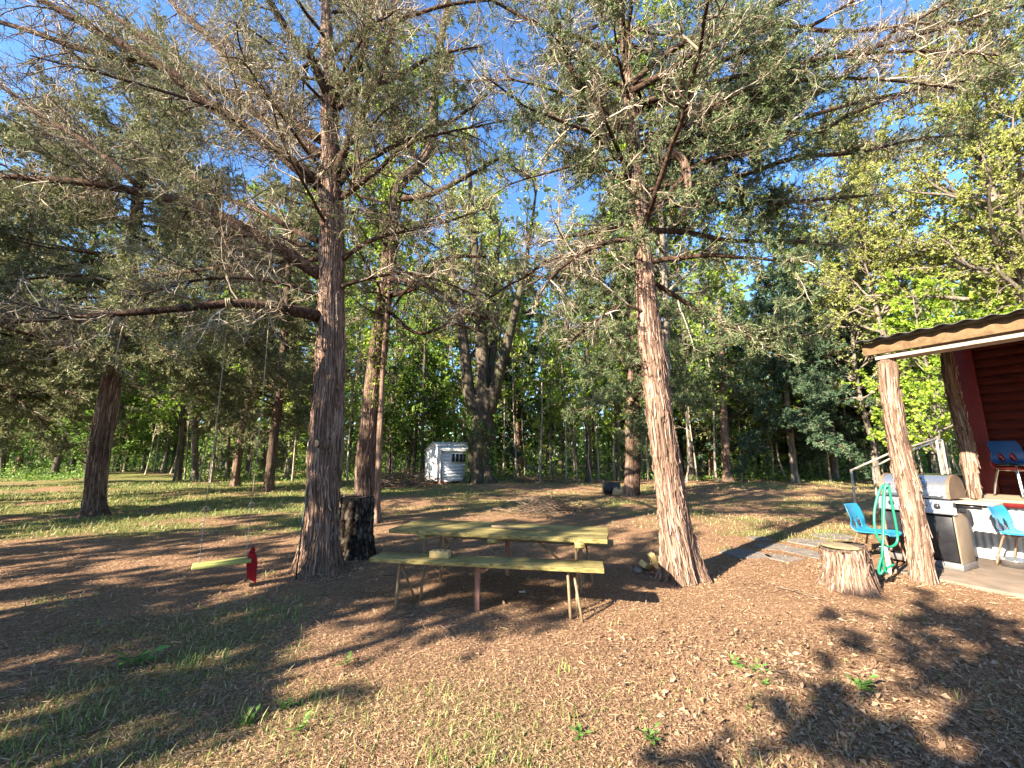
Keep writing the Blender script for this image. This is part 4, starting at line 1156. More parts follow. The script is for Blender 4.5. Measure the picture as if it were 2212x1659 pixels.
# ------------------------------------------------------------------ picnic table and its two benches
def frame_of(a, b):
    X = np.array([b[0] - a[0], b[1] - a[1], 0]); L = np.linalg.norm(X); X /= L
    return X, np.array([-X[1], X[0], 0]), L


Zv = np.array([0, 0, 1.0])


def boards(mb, a, X, Yv, L, W, z, th, n, gap=0.008, jit=0.004):
    w = (W - gap * (n - 1)) / n
    for i in range(n):
        o = a + Yv * (i * (w + gap) + w / 2) + X * (L / 2 + rng.uniform(-jit, jit) * 4)
        mb.box((o[0], o[1], z - th / 2 + rng.uniform(-jit, jit) * 0.5), (L, w, th), X, Yv, Zv)


ZT, ZB = 0.70, 0.47
a0 = gp(842, 1143, ZT); b0 = gp(1315, 1166, ZT)
X, Yv, L = frame_of(a0, b0)
W = 0.72
tb = thing('picnic_table', 'long weathered yellow picnic table with pipe legs beside the leaning cedar', 'picnic table', (float((a0 + b0)[0] / 2), float((a0 + b0)[1] / 2), 0))
mb = MB(); boards(mb, a0, X, Yv, L, W, ZT, 0.04, 3, 0.007)
part('tabletop', mb, 'plank', tb, bevel=0.004)
for f in (0.16, 0.5, 0.88):
    o = a0 + X * L * f + Yv * W * 0.5
    part('cleat', MB().box((o[0], o[1], ZT - 0.068), (0.09, W * 1.0 + 0.006, 0.05), X, Yv, Zv), 'plank', tb)
for f in (0.15, 0.86):
    for s in (-1, 1):
        o = a0 + X * L * f + Yv * W * (0.5 + s * 0.30)
        pts = [o * [1, 1, 0] + Zv * 0.64, o * [1, 1, 0] + Yv * s * 0.0 + Zv * 0.50, o * [1, 1, 0] + Yv * s * -0.05 + Zv * 0.33, o * [1, 1, 0] + Yv * s * 0.02 + Zv * 0.16, o * [1, 1, 0] + Yv * s * 0.05 + Zv * -0.02]
        p, r = resample(pts, [0.015] * 5, 12)
        part('leg', MB().tube(p, r, 8), 'frame_pipe', tb, True)
for f0, f1 in ((0.32, 0.15), (0.66, 0.86)):
    p0 = a0 + X * L * f0 + Yv * W * 0.32; p1 = a0 + X * L * f1 + Yv * W * 0.3
    part('brace', MB().tube([p0 * [1, 1, 0] + Zv * 0.65, p1 * [1, 1, 0] + Zv * 0.30], 0.012, 7), 'frame_pipe', tb, True)
for f in (0.15, 0.86):
    p0 = a0 + X * L * f + Yv * W * 0.22; p1 = a0 + X * L * f + Yv * W * 0.78
    part('cross_bar', MB().tube([p0 * [1, 1, 0] + Zv * 0.34, p1 * [1, 1, 0] + Zv * 0.34], 0.014, 7), 'frame_pipe', tb, True)


def bench(label, a, b, Wb, seat_mat, post_mat):
    X, Yv, L = frame_of(a, b)
    t = thing('bench', label, 'bench', (float((a + b)[0] / 2), float((a + b)[1] / 2), 0))
    mb = MB(); boards(mb, a, X, Yv, L, Wb, ZB, 0.04, 1)
    part('seat', mb, seat_mat, t, bevel=0.004)
    def P(f, g, z): return a * [1, 1, 0] + X * L * f + Yv * Wb * g + Zv * z
    for f, sgn in ((0.12, 1), (0.85, -1)):
        p, r = resample([P(f, 0.35, 0.44), P(f - 0.003 * sgn, 0.3, 0.3), P(f - 0.006 * sgn, 0.3, 0.12), P(f - 0.008 * sgn, 0.28, -0.02)], [0.0145] * 4, 8)
        part('leg', MB().tube(p, r, 8), 'frame_pipe', t, True)
        part('brace', MB().tube([P(f - 0.02 * sgn, 0.6, 0.43), P(f + 0.055 * -sgn * (-1 if f < .5 else 1), 0.9 if f < .5 else 0.1, 0.0)], 0.013, 7), 'frame_pipe', t, True)
    o = P(0.47, 0.4, 0.205)
    part('post', MB().box(o, (0.05, 0.04, 0.45), X, Yv, Zv), post_mat, t, bevel=0.003)
    return t, X, Yv, L


ab, bb = gp(800, 1206, ZB), gp(1308, 1230, ZB)
tf, Xb, Yb, Lb = bench('weathered yellow bench in front of the picnic table, brick on top', ab, bb, 0.28, 'plank', 'old_post')
bench('dark shaded bench on the far side of the picnic table', gp(911, 1152, ZB), gp(1322, 1175, ZB), 0.26, 'plank_shaded', 'old_post')


def brick(label, loc, rz, tilt=(0, 0), size=(0.20, 0.095, 0.065)):
    t = thing('brick', label, 'brick', loc, None, 0)
    from mathutils import Euler
    E = np.array(Euler((tilt[0], tilt[1], rz)).to_matrix())
    Xc, Yc, Zc = E[:, 0], E[:, 1], E[:, 2]
    c = np.array(loc) + Zv * (size[2] / 2)
    part('body', MB().box(c, size, Xc, Yc, Zc), 'brick', t, bevel=0.004)
    mb = MB()
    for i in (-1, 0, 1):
        mb.lathe(c + Xc * i * 0.055, [(0.016, -size[2] / 2 - 0.001), (0.016, size[2] / 2 + 0.0015)], 12, Xc, Yc, Zc)  # solid near-black plugs, coloured as the shade inside the holes
    part('core_hole', mb, 'hole_shade', t)
    return t


bp = ab * [1, 1, 0] + Xb * Lb * 0.295 + Yb * 0.15 + Zv * (ZB + 0.002)
brick('buff cored brick resting on the front bench', tuple(bp), math.atan2(Xb[1], Xb[0]))
q = gp(1396, 1238); brick('tilted buff brick lying nearest the trunk of the leaning cedar', (q[0], q[1] + 0.02, 0.06), 0.9, (0.5, 0.35))
q = gp(1414, 1228); brick('buff brick standing on end against the leaning cedar', (q[0], q[1] + 0.02, 0.06), 0.4, (0.2, 1.15))
q = gp(1378, 1236)
mb = MB().lathe((q[0], q[1], 0.02), [(0.02, -0.03), (0.07, -0.02), (0.075, 0.01), (0.05, 0.035), (0.01, 0.04)], 9)
solo('stone', mb, 'stone', 'small pale stone beside the tilted bricks', 'stone', (float(q[0]), float(q[1]), 0), smooth=False)

# dead stick lying on the table
s0 = at(1062, 1137, gp(1062, 1137, ZT)[1]); s1 = gp(1205, 1146, ZT + 0.02)
s0 = gp(1062, 1138, ZT + 0.02)
pts = [s0 + (s1 - s0) * f + np.array([0, 0.02 * sin(9 * f), 0.006 * cos(7 * f)]) for f in np.linspace(0, 1, 9)]
mb = MB().tube(pts, np.linspace(0.012, 0.005, 9), 7)
mb.tube([pts[3], pts[3] + np.array([-0.12, 0.08, 0.012]), pts[3] + np.array([-0.2, 0.11, 0.02])], [0.007, 0.005, 0.003], 6)
solo('stick', mb, 'twig_brown', 'dead forked stick lying on the picnic table top', 'stick', tuple(s0 * [1, 1, 0] + Zv * ZT), smooth=True)

# ------------------------------------------------------------------ rope swing
sl = gp(416, 1228, 0.30); sr_ = gp(541, 1212, 0.30)
Xs, Ys, Ls = frame_of(sl, sr_)
LPs, LRs = limb_px(LIMB_SWING)


def on_limb(x):
    i = int(np.argmin(np.abs(LPs[:, 0] - x))); return LPs[i], LRs[i]


sw = thing('rope_swing', 'yellow-green board swing hanging on two ropes from the long cedar limb', 'swing', (float((sl + sr_)[0] / 2), float((sl + sr_)[1] / 2), 0.3))
c = (sl + sr_) / 2 + Ys * 0.09
part('seat', MB().box((c[0], c[1], 0.30), (Ls + 0.02, 0.2, 0.035), Xs, Ys, Zv), 'swing_wood', sw, bevel=0.006)
LF, RF = resample(LPs, LRs, 300)
for e, f in ((sl + Xs * 0.05, 0), (sr_ - Xs * 0.035, 1)):
    b = e + Ys * 0.1 + Zv * 0.02
    j = int(np.argmin(np.abs(LF[:, 0] - b[0]))); top = LF[j] + np.array([0, 0, RF[j]])
    knot = b + (top - b) * 0.19
    pts = [b + (top - b) * (0.19 + 0.81 * g) + np.array([0.015 * sin(pi * g), 0, 0]) for g in np.linspace(0, 1, 14)]
    mb = MB().tube(pts, 0.0052, 6)
    mb.tube([knot + np.array([0.03 * cos(a), 0.02 * sin(a), 0.03 * sin(a * 1.5)]) for a in np.linspace(0, 9, 20)], 0.008, 6)
    # turns round the limb
    ax = LF[min(j + 3, 299)] - LF[j - 3]; ax /= np.linalg.norm(ax)
    u_ = nrm(np.cross(ax, Zv)); w_ = np.cross(u_, ax)
    mb.tube([LF[j] + ax * 0.006 * (a - 8) / 2 + (RF[j] + 0.009) * (u_ * cos(a) + w_ * sin(a)) for a in np.linspace(0, 18, 60)], 0.008, 5)
    rp = part('rope', mb, 'rope', sw, True)
    # chain from the knot to the board, one loop each side
    mb = MB()
    for s in (-1, 1):
        e1 = b + Ys * s * 0.07 + Zv * 0.0
        n = 16
        for i in range(n):
            m_ = knot + (e1 - knot) * ((i + 0.5) / n); d_ = nrm(e1 - knot)
            s_ = nrm(np.cross(d_, Ys if i % 2 else Xs + 0.2 * Ys))
            mb.tube([m_ + d_ * 0.012 * cos(a) + s_ * 0.008 * sin(a) for a in np.linspace(0, 2 * pi, 9)], 0.0028, 5, False)
    part('chain', mb, 'chain', sw, True)

# red cloth tied to the right rope
ct = sr_ + Ys * 0.08 + Xs * 0.01 + Zv * 0.06
n, k = 15, 22
G = np.zeros((n, k, 3))
for i, f in enumerate(np.linspace(0, 1, n)):
    w = 0.018 + 0.042 * f ** 0.8 + 0.018 * sin(4.5 * f)
    for j, a in enumerate(np.linspace(0, 2 * pi, k)):
        rr = w * (1 + 0.26 * sin(3 * a + 2.5 * f) + 0.12 * sin(5 * a - 4 * f))
        G[i, j] = ct + np.array([rr * cos(a) * 1.05 + 0.035 * f * f, rr * 0.5 * sin(a), 0.03 - 0.32 * f - 0.03 * sin(a + 1) * f])
    G[i, -1] = G[i, 0]
rc = thing('red_cloth', 'limp red cloth tied to the right rope of the swing', 'cloth', tuple(ct))
part('hanging_fold', MB().grid(G), 'red_cloth', rc, True)
mb = MB().tube([ct + np.array([0.022 * cos(a), 0.022 * sin(a), 0.012 + 0.004 * a]) for a in np.linspace(0, 9, 26)], 0.014, 7)
mb.tube([ct + np.array([0, 0, 0.03]), ct + np.array([0.02, -0.02, 0.075]), ct + np.array([0.035, -0.02, 0.06])], [0.012, 0.016, 0.006], 7)
part('knot', mb, 'red_cloth', rc, True)

# ------------------------------------------------------------------ stumps, poles, brush
q = gp(764, 1203)
g_, P, R = trunk_mesh([q * [1, 1, 0] + Zv * -0.05, q + Zv * 0.3, q + Zv * 0.6, q + Zv * 0.86], [0.245, 0.24, 0.235, 0.225], 40, 60, 0.13, 0.25, 0.2, 8)
t = thing('stump', 'tall dark scaly-barked stump right behind the swing cedar', 'stump', (float(q[0]), float(q[1]), 0))
part('trunk', g_, 'scaly', t, True)
mb = MB().lathe((q[0], q[1], 0.862), [(0.20, 0), (0.12, 0.012), (0.02, 0.004)], 24)
part('cut_top', mb, 'cedar_bark_dark', t)

q = gp(1860, 1286); q = q + np.array([0.08, 0.24, 0])
g_, P, R = trunk_mesh([q * [1, 1, 0] + Zv * -0.05, q + Zv * 0.16, q + np.array([-0.01, 0, 0.33]), q + np.array([-0.03, 0, 0.455])], [0.225, 0.215, 0.208, 0.205], 40, 90, 0.07, 0.36, 0.13, 9, strips=800)
t = thing('stump', 'wide pale sawn stump in front of the turquoise chair', 'stump', (float(q[0]), float(q[1]), 0))
strip_slot(part('trunk', g_, 'stump_bark', t, True), g_)
part('cut_top', MB().lathe((q[0] - 0.03, q[1], 0.452), [(0.2, 0), (0.19, 0.014), (0.1, 0.02), (0.01, 0.018)], 28), 'cut_wood', t)

p0 = at(640, 1238, 5.2); p1 = at(668, 1040, 5.42)
solo('pole', MB().tube([p0 * [1, 1, 0] + Zv * -0.02, (p0 + p1) / 2 + np.array([-.01, 0, 0.02]), p1], 0.010, 8), 'dark_pole', 'thin dark green pole leaning on the swing cedar', 'pole', (float(p0[0]), float(p0[1]), 0), smooth=True)
q = gp(742, 1085)
solo('stake', MB().box((q[0], q[1], 0.14), (0.04, 0.02, 0.34), (1, 0, 0), (0, 1, 0), nrm(np.array([.12, 0, 1]))), 'tan_wood', 'short pale wooden stake on the grass behind the scaly stump', 'stake', (float(q[0]), float(q[1]), 0))


def brush(label, q, n, rad, h, Lr, r0, seed):
    g = np.random.default_rng(seed)
    mb = MB()
    K = 6
    a = g.uniform(0, 2 * pi, n)
    c = np.stack([q[0] + rad * 0.5 * g.normal(size=n), q[1] + rad * 0.35 * g.normal(size=n), np.zeros(n)], -1)
    prof = np.exp(-((c[:, 0] - q[0]) ** 2 / rad ** 2 + (c[:, 1] - q[1]) ** 2 / (0.6 * rad) ** 2))
    c[:, 2] = gh(c[:, 0], c[:, 1]) + g.uniform(0.01, 1, n) * h * prof + 0.01
    d = np.stack([np.cos(a), np.sin(a) * 0.8, g.normal(size=n) * 0.18], -1)
    L = g.uniform(*Lr, n)
    s = np.linspace(-0.5, 0.5, K)
    P = c[:, None] + d[:, None] * (L[:, None] * s)[..., None] + 0.03 * g.normal(size=(n, K, 3)).cumsum(1) * L[:, None, None]
    P[..., 2] = np.maximum(P[..., 2], 0.008)
    R = g.uniform(0.35, 1, n)[:, None] * r0 * np.linspace(1, 0.35, K)
    mb.tubes(P, R, 5)
    t = thing('brush_pile', label, 'brush pile', (float(q[0]), float(q[1]), 0))
    part('branches', mb, 'brush_wood', t, True)
    P2, R2 = grow(P, R, 4.0, (0.1, 1), (0.12, 0.4), (0.4, 1.1), 4, 0.005, .4, .25, (0, 0, .05), .2, True)
    part('twigs', MB().tubes(P2, R2, 3), 'twig_brown', t)


brush('flat heap of dead branches on the ground behind the picnic table', gp(1192, 1106), 150, 1.0, 0.34, (0.4, 1.4), 0.013, 1)
brush('grey brush heap to the left of the white shed', gp(868, 1048), 150, 1.7, 0.75, (0.8, 2.4), 0.022, 2)
brush('low scatter of dead branches right of the many-stemmed oak', gp(1165, 1042), 70, 2.2, 0.3, (0.8, 2.4), 0.02, 3)

# loose sticks on the litter
for i, (u, v, L, a, lab) in enumerate([
    (965, 1370, 0.34, -0.9, 'short crooked stick on the bare litter in front of the bench'), (1730, 1285, 0.5, -1.0, 'long thin stick on the needles left of the wide pale stump'),
    (760, 1250, 1.0, 0.25, 'long thin branch lying by the foot of the swing cedar'), (1690, 1455, 0.4, -0.2, 'slim stick on the shaded leaves below the stump'),
    (1300, 1120, 0.9, 0.15, 'long pale branch lying past the far end of the table')]):
    q = gp(u, v); g = np.random.default_rng(100 + i)
    d = np.array([cos(a), sin(a), 0]); s = np.array([-sin(a), cos(a), 0])
    pts = [np.array([q[0], q[1], 0]) + d * L * (f - 0.5) + s * 0.05 * L * sin(5 * f + i) + Zv * (0.012 + 0.02 * sin(pi * f) * L + float(gh(q[0], q[1]))) for f in np.linspace(0, 1, 9)]
    mb = MB().tube(pts, np.linspace(0.006, 0.003, 9), 6)
    for k in (3, 6):
        dd = d * 0.12 * L + s * 0.16 * L * (1 if (k + i) % 2 else -1) + Zv * 0.02
        mb.tube([pts[k], pts[k] + dd * 0.6, pts[k] + dd], [0.005, 0.004, 0.002], 5)
    solo('fallen_stick', mb, 'brush_wood', lab, 'stick', (float(q[0]), float(q[1]), 0), 'sticks lying on the litter', True)

# weeds
for i, (u, v, n, sz, lab) in enumerate([
    (545, 1560, 9, .05, 'leafy weed in the sunny patch at bottom left'), (610, 1530, 8, .045, 'small weed beside the sunny moss below the swing'), (650, 1580, 7, .045, 'weed with narrow leaves in the low sunny grass'),
    (1590, 1440, 9, .045, 'broad-leaved weed on the shaded leaves at centre right'), (1635, 1450, 8, .045, 'bright weed just right of the shaded broad-leaved weed'), (1650, 1480, 7, .04, 'small weed below the bright shaded weed'),
    (1855, 1490, 8, .07, 'round-leaved weed beside a pale leaf on the right'), (1618, 1530, 4, .04, 'single-leaf weed in the middle of the shadow'), (1400, 1595, 9, .05, 'twin-sprig weed near the bottom edge'),
    (745, 1440, 6, .05, 'sprout at the edge of the sunny strip below the table'), (1255, 1590, 7, .045, 'weed on the bare sunny litter near the bottom edge'), (285, 1440, 9, .09, 'tall pale-tipped sprout in the shaded grass at left')]):
    q = gp(u, v); g = np.random.default_rng(300 + i)
    zg = float(gh(q[0], q[1]))
    t = thing('weed_plant', lab, 'weed', (float(q[0]), float(q[1]), zg), 'weeds in the clearing')
    b = np.array([q[0], q[1], zg])
    a = g.uniform(0, 6.28, n); e = g.uniform(0.4, 1.2, n)
    d = np.stack([np.cos(a) * np.cos(e), np.sin(a) * np.cos(e), np.sin(e)], -1)
    tip = b + d * g.uniform(0.4, 1.4, (n, 1)) * sz
    P = np.stack([np.repeat(b[None], n, 0), (b + tip) / 2 + Zv * 0.008, tip], 1)
    part('stems', MB().tubes(P, np.full((n, 3), 0.0016), 4), 'weed', t)
    d2 = d.copy(); d2[:, 2] *= 0.25
    mb = MB().leaves(tip, d2, g.uniform(0.7, 1.2, n) * sz, g.uniform(0.4, 0.65, n) * sz, Zv + 0.2 * g.normal(size=(n, 3)), 0.2)
    d3 = np.roll(d2, 1, 0)
    mb.leaves(P[:, 1], d3, g.uniform(0.5, 0.9, n) * sz, g.uniform(0.3, 0.5, n) * sz, Zv + 0.2 * g.normal(size=(n, 3)), 0.2)
    part('leaves', mb, 'weed', t)

# ------------------------------------------------------------------ white shed
def shed():
    c0 = at(952, 1036, 21.0) * [1, 1, 0]                      # near corner
    X = nrm(np.array([0.78, 0.62, 0])); Y_ = np.array([-X[1], X[0], 0])   # long wall to the right, gable wall going back-left
    Xl = nrm(np.array([-0.62, 0.78, 0]))
    Y_ = np.array([-X[1], X[0], 0])
    W, Dp, Hh = 2.5, 1.75, 1.72
    t = thing('shed', 'small white metal garden shed half hidden by the many-stemmed oak', 'shed', tuple(c0))
    z0 = 0.12
    mb = MB()
    # long wall as lap siding
    n = 9
    for i in range(n):
        zb = z0 + i * (Hh - z0) / n; zt = z0 + (i + 1) * (Hh - z0) / n
        mb.hexa([c0 + Zv * zb - Y_ * 0.018, c0 + X * W + Zv * zb - Y_ * 0.018, c0 + X * W + Y_ * 0.05 + Zv * zb, c0 + Y_ * 0.05 + Zv * zb,
                 c0 + Zv * zt - Y_ * 0.002, c0 + X * W + Zv * zt - Y_ * 0.002, c0 + X * W + Y_ * 0.05 + Zv * zt, c0 + Y_ * 0.05 + Zv * zt])
    part('front_wall', mb, 'shed_wall', t)
    mb = MB()
    rid = 0.42
    for (o, dirn) in ((c0, -1), (c0 + X * W, 1)):
        o2 = o - X * 0.02 * dirn * -1 if False else o
        f = [o + Zv * z0, o + Y_ * Dp + Zv * z0, o + Y_ * Dp + Zv * Hh, o + Y_ * Dp * 0.5 + Zv * (Hh + rid), o + Zv * Hh]
        i_ = [p - X * dirn * 0.04 for p in f]
        mb.poly(f[::-1] if dirn < 0 else f); mb.poly(i_ if dirn < 0 else i_[::-1])
        for k in range(5):
            a, b = f[k], f[(k + 1) % 5]; a2, b2 = i_[k], i_[(k + 1) % 5]
            mb.add([a, b, b2, a2], [[0, 1, 2, 3]])
        for k in range(1, 7):   # pressed ribs
            y = Dp * k / 7
            mb.box(o + Y_ * y + X * dirn * 0.006 + Zv * (z0 + (Hh - z0) / 2), (0.012, 0.03, Hh - z0 - 0.02), X, Y_, Zv)
    part('gable_wall', mb, 'shed_wall', t)
    mb = MB().box(c0 + X * W / 2 + Y_ * (Dp + 0.02) + Zv * (z0 + Hh) / 2, (W, 0.04, Hh - z0), X, Y_, Zv)
    part('back_wall', mb, 'shed_wall', t)
    part('corner_trim', MB().box(c0 + Zv * (z0 + Hh) / 2 - Y_ * 0.012 - X * 0.012, (0.08, 0.06, Hh - z0 + 0.01), X, Y_, Zv), 'white_tin', t)
    mb = MB()
    for s in (0, 1):
        e0 = c0 - X * 0.08 + Y_ * (Dp * 0.5) + Zv * (Hh + rid + 0.03)
        y_e = -0.12 if s == 0 else Dp + 0.12
        e1 = c0 - X * 0.08 + Y_ * y_e + Zv * (Hh - 0.03)
        LX = X * (W + 0.16)
        th = Zv * 0.03
        mb.hexa([e1 - th, e1 + LX - th, e0 + LX - th, e0 - th, e1, e1 + LX, e0 + LX, e0])
        for k in range(1, 9):
            p0 = e1 + LX * k / 9 + Zv * 0.008; p1 = e0 + LX * k / 9 + Zv * 0.008
            mb.tube([p0, p1], 0.014, 5)
    part('roof', mb, 'shed_roof', t)
    wn = part('window', MB().box(c0 + X * 1.02 - Y_ * 0.03 + Zv * 1.33, (1.0, 0.05, 0.48), X, Y_, Zv), 'shed_wall', t)
    for k in range(4):
        part('pane', MB().box(c0 + X * (0.67 + 0.235 * k) - Y_ * 0.057 + Zv * 1.33, (0.185, 0.012, 0.40), X, Y_, Zv), 'glass', wn)
    mb = MB()
    for x_, y_ in ((0.05, 0.1), (0.3, 0.06), (W - 0.2, 0.1), (0.1, Dp - 0.1), (W / 2, 0.1), (W - .1, Dp - .1)):
        mb.box(c0 + X * x_ + Y_ * y_ + Zv * 0.055, (0.2, 0.14, 0.15), X, Y_, Zv)
    part('block', mb, 'old_post', t)


shed()

# black tub with a broken board, at the foot of the twin-stemmed cedar
q = gp(1322, 1068)
t = thing('tub', 'old black tub tipped on its side beside the twin-stemmed cedar', 'tub', (float(q[0]), float(q[1]), 0))
mb = MB().lathe((q[0], q[1] + 0.1, 0.24), [(0.25, -0.33), (0.27, -0.3), (0.30, 0.25), (0.33, 0.26), (0.33, 0.30), (0.28, 0.30), (0.24, -0.26), (0.05, -0.27)], 22, X=(0.15, 1, 0), Y=(0, 0.0, 0.8), Z=(-1, 0.2, 0.05))
part('shell', mb, 'tub', t, True)
b0 = np.array([q[0] + 0.05, q[1] - 0.24, 0])
mb = MB().hexa([b0 + v for v in np.array([[-.1, 0, 0], [.62, -.05, 0], [.62, .03, 0], [-.1, .06, 0], [-.02, .04, .26], [.4, .02, .33], [.4, .06, .33], [-.02, .08, .26]])])
solo('board', mb, 'tan_wood', 'broken tan board propped against the old black tub', 'board', tuple(b0))

# ------------------------------------------------------------------ the cabin with its porch
P0 = np.array([4.80, 5.04, 0.0])
ca = nrm(np.array([0.48, -0.88, 0])); cb = nrm(np.array([0.88, 0.48, 0]))


def cab(s, d, z):
    return P0 + ca * s + cb * d + Zv * z


cabin = thing('cabin', 'red cabin with a raised porch, cedar log posts and a corrugated metal roof', 'cabin', tuple(cab(1.5, 2.4, 0)))
S0, S1 = -0.17, 5.2
SL = 0.165                                     # roof pitch per metre of depth


def zroof(d):
    return 2.97 + SL * (d + 0.1)


# corrugated roof: ridges run up the slope
ns, nd = 300, 8
ss = np.linspace(S0 - 0.03, S1, ns); dd = np.linspace(-0.19, 4.9, nd)
G = np.array([[cab(s, d, zroof(d) + 0.013 * sin(2 * pi * s / 0.19) + 0.006 * sin(3.1 * s)) for d in dd] for s in ss])
o = part('roof', MB().grid(G), 'metal_roof', cabin, True)
so = o.modifiers.new('thick', 'SOLIDIFY'); so.thickness = 0.006; so.offset = -1
part('fascia', MB().box(cab((S0 + S1) / 2 - 0.02, -0.03, 2.865), (S1 - S0 - 0.02, 0.04, 0.16), ca, cb, Zv), 'fascia', cabin, bevel=0.004)
part('beam', MB().box(cab((S0 + S1) / 2 + 0.04, 0.115, 2.745), (S1 - S0 - 0.10, 0.225, 0.055), ca, cb, Zv), 'pale_board', cabin, bevel=0.004)
for s in np.arange(-0.15, 5.0, 0.62):
    pa, pb = cab(s, 0.24, zroof(0.24) - 0.085), cab(s, 4.7, zroof(4.7) - 0.085)
    part('rafter', MB().box((pa + pb) / 2, (0.05, np.linalg.norm(pb - pa), 0.10), ca, nrm(pb - pa), nrm(np.cross(ca, pb - pa))), 'pale_board', cabin)


def log_post(c, z0, z1, r, seed, mat):
    g = np.random.default_rng(seed)
    pts = [c + Zv * z0, c + np.array([0.015, 0.0, 0]) + Zv * (z0 + (z1 - z0) * 0.35), c + np.array([-0.02, 0.01, 0]) + Zv * (z0 + (z1 - z0) * 0.7), c + Zv * z1]
    m, P, R = trunk_mesh(pts, [r * 1.06, r * 1.0, r * 0.97, r * 0.92], 50, 48, 0.08, 0.10, 0.15, seed, strips=900)
    return strip_slot(part('post', m, mat, cabin, True), m)


log_post(cab(0.0, 0.10, 0), -0.05, 2.72, 0.092, 41, 'post_bark')
log_post(cab(0.03, 2.34, 0), 0.86, zroof(2.34) - 0.16, 0.066, 42, 'cedar_bark')
log_post(cab(4.6, 0.10, 0), -0.05, 2.72, 0.135, 43, 'post_bark')
part('header', MB().box(cab(2.4, 2.34, zroof(2.34) - 0.13), (5.3, 0.12, 0.07), ca, cb, Zv), 'pale_board', cabin)
# deck
DK = 0.86
mb = MB()
for i in range(9):
    mb.box(cab(2.5, 2.30 + 0.075 + i * 0.158, DK - 0.0175), (5.3, 0.15, 0.035), ca, cb, Zv)
part('deck', mb, 'deck_board', cabin)
part('deck_rim', MB().box(cab(2.5, 2.275, DK - 0.065), (5.32, 0.04, 0.06), ca, cb, Zv), 'red_paint', cabin)
# corrugated skirting below the deck
for s0, s1, mt in ((-0.1, 1.35, 'white_tin'), (1.37, 5.1, 'rust_tin')):
    n = int((s1 - s0) / 0.012)
    sv = np.linspace(s0, s1, n)
    G = np.array([[cab(s, 2.33 + 0.012 * sin(2 * pi * s / 0.075) + (0.03 if mt == 'rust_tin' else 0), z) for z in (0.02, 0.4, 0.765)] for s in sv])
    part('skirting', MB().grid(G), mt, cabin, True)
G = np.array([[cab(-0.13 + 0.012 * sin(2 * pi * d / 0.075), d, z) for z in (0.02, 0.4, 0.765)] for d in np.linspace(2.34, 6.2, 320)])
part('skirting', MB().grid(G), 'white_tin', cabin, True)
# walls: half-round log siding
WD = 3.66
mb = MB()
nl_ = 18
hs = np.linspace(-0.2, 5.2, 2)
prof = []
for i in range(nl_):
    for a in np.linspace(-pi / 2, pi / 2, 7)[:-1]:
        prof.append((WD - 0.035 * cos(a), DK + 0.004 + (i + 0.5) * 0.15 + 0.075 * sin(a)))
zmax = zroof(WD) - 0.10
prof = [p for p in prof if p[1] < zmax]
mb.grid(np.array([[cab(s, d, z) for d, z in prof] for s in (-0.2, 5.2)]))
part('front_wall', mb, 'red_log', cabin)
part('end_wall', MB().box(cab(-0.2, WD + 1.53, (DK + 3.45) / 2), (0.08, 2.9, 3.45 - DK), ca, cb, Zv), 'red_log', cabin)
part('corner_board', MB().box(cab(-0.10, WD - 0.065, (DK + zmax) / 2 + 0.004), (0.25, 0.05, zmax - DK), ca, cb, Zv), 'red_paint', cabin, bevel=0.004)
part('baseboard', MB().box(cab(2.6, WD - 0.05, DK + 0.06), (5.1, 0.03, 0.11), ca, cb, Zv), 'red_log', cabin)

# ground-level slab and stepping stones
c = [cab(-0.35, 0.32, 0), cab(5, 0.28, 0), cab(5, 2.2, 0), cab(-0.5, 2.2, 0)]
struct('patio_slab', MB().hexa([p + Zv * -0.06 for p in c] + [p + Zv * 0.035 for p in c]), 'concrete', bevel=0.01)
for i, (u, v, r) in enumerate([(1608, 1197, .3), (1668, 1182, .26), (1722, 1192, .22), (1690, 1206, .2), (1750, 1172, .3), (1800, 1160, .3), (1760, 1200, .2), (1640, 1165, .2)]):
    q = gp(u, v); g = np.random.default_rng(500 + i)
    n = 9; a = np.arange(n) * 2 * pi / n + g.uniform(-.2, .2, n)
    rr = r * g.uniform(0.75, 1.15, n)
    ring = np.stack([q[0] + rr * 1.25 * np.cos(a), q[1] + rr * np.sin(a)], -1)
    mb = MB()
    zt, zb = 0.014 + 0.003 * (i % 3), -0.05
    mb.poly(np.c_[ring, np.full(n, zt)])
    for k in range(n):
        k2 = (k + 1) % n
        mb.add([[*ring[k], zb], [*ring[k2], zb], [*ring[k2], zt], [*ring[k], zt]], [[0, 1, 2, 3]])
    o = solo('paving_stone', mb, 'stone', ['long grey flagstone nearest the leaning cedar', 'grey flagstone second from the leaning cedar', 'grey flagstone midway along the stone path', 'small flagstone at the near edge of the stone path',
             'broad flagstone left of the turquoise chair', 'broad flagstone under the turquoise chair', 'small flagstone left of the wide pale stump', 'small flagstone at the far edge of the stone path'][i], 'paving stone', (float(q[0]), float(q[1]), 0), 'flagstones of the stone path')

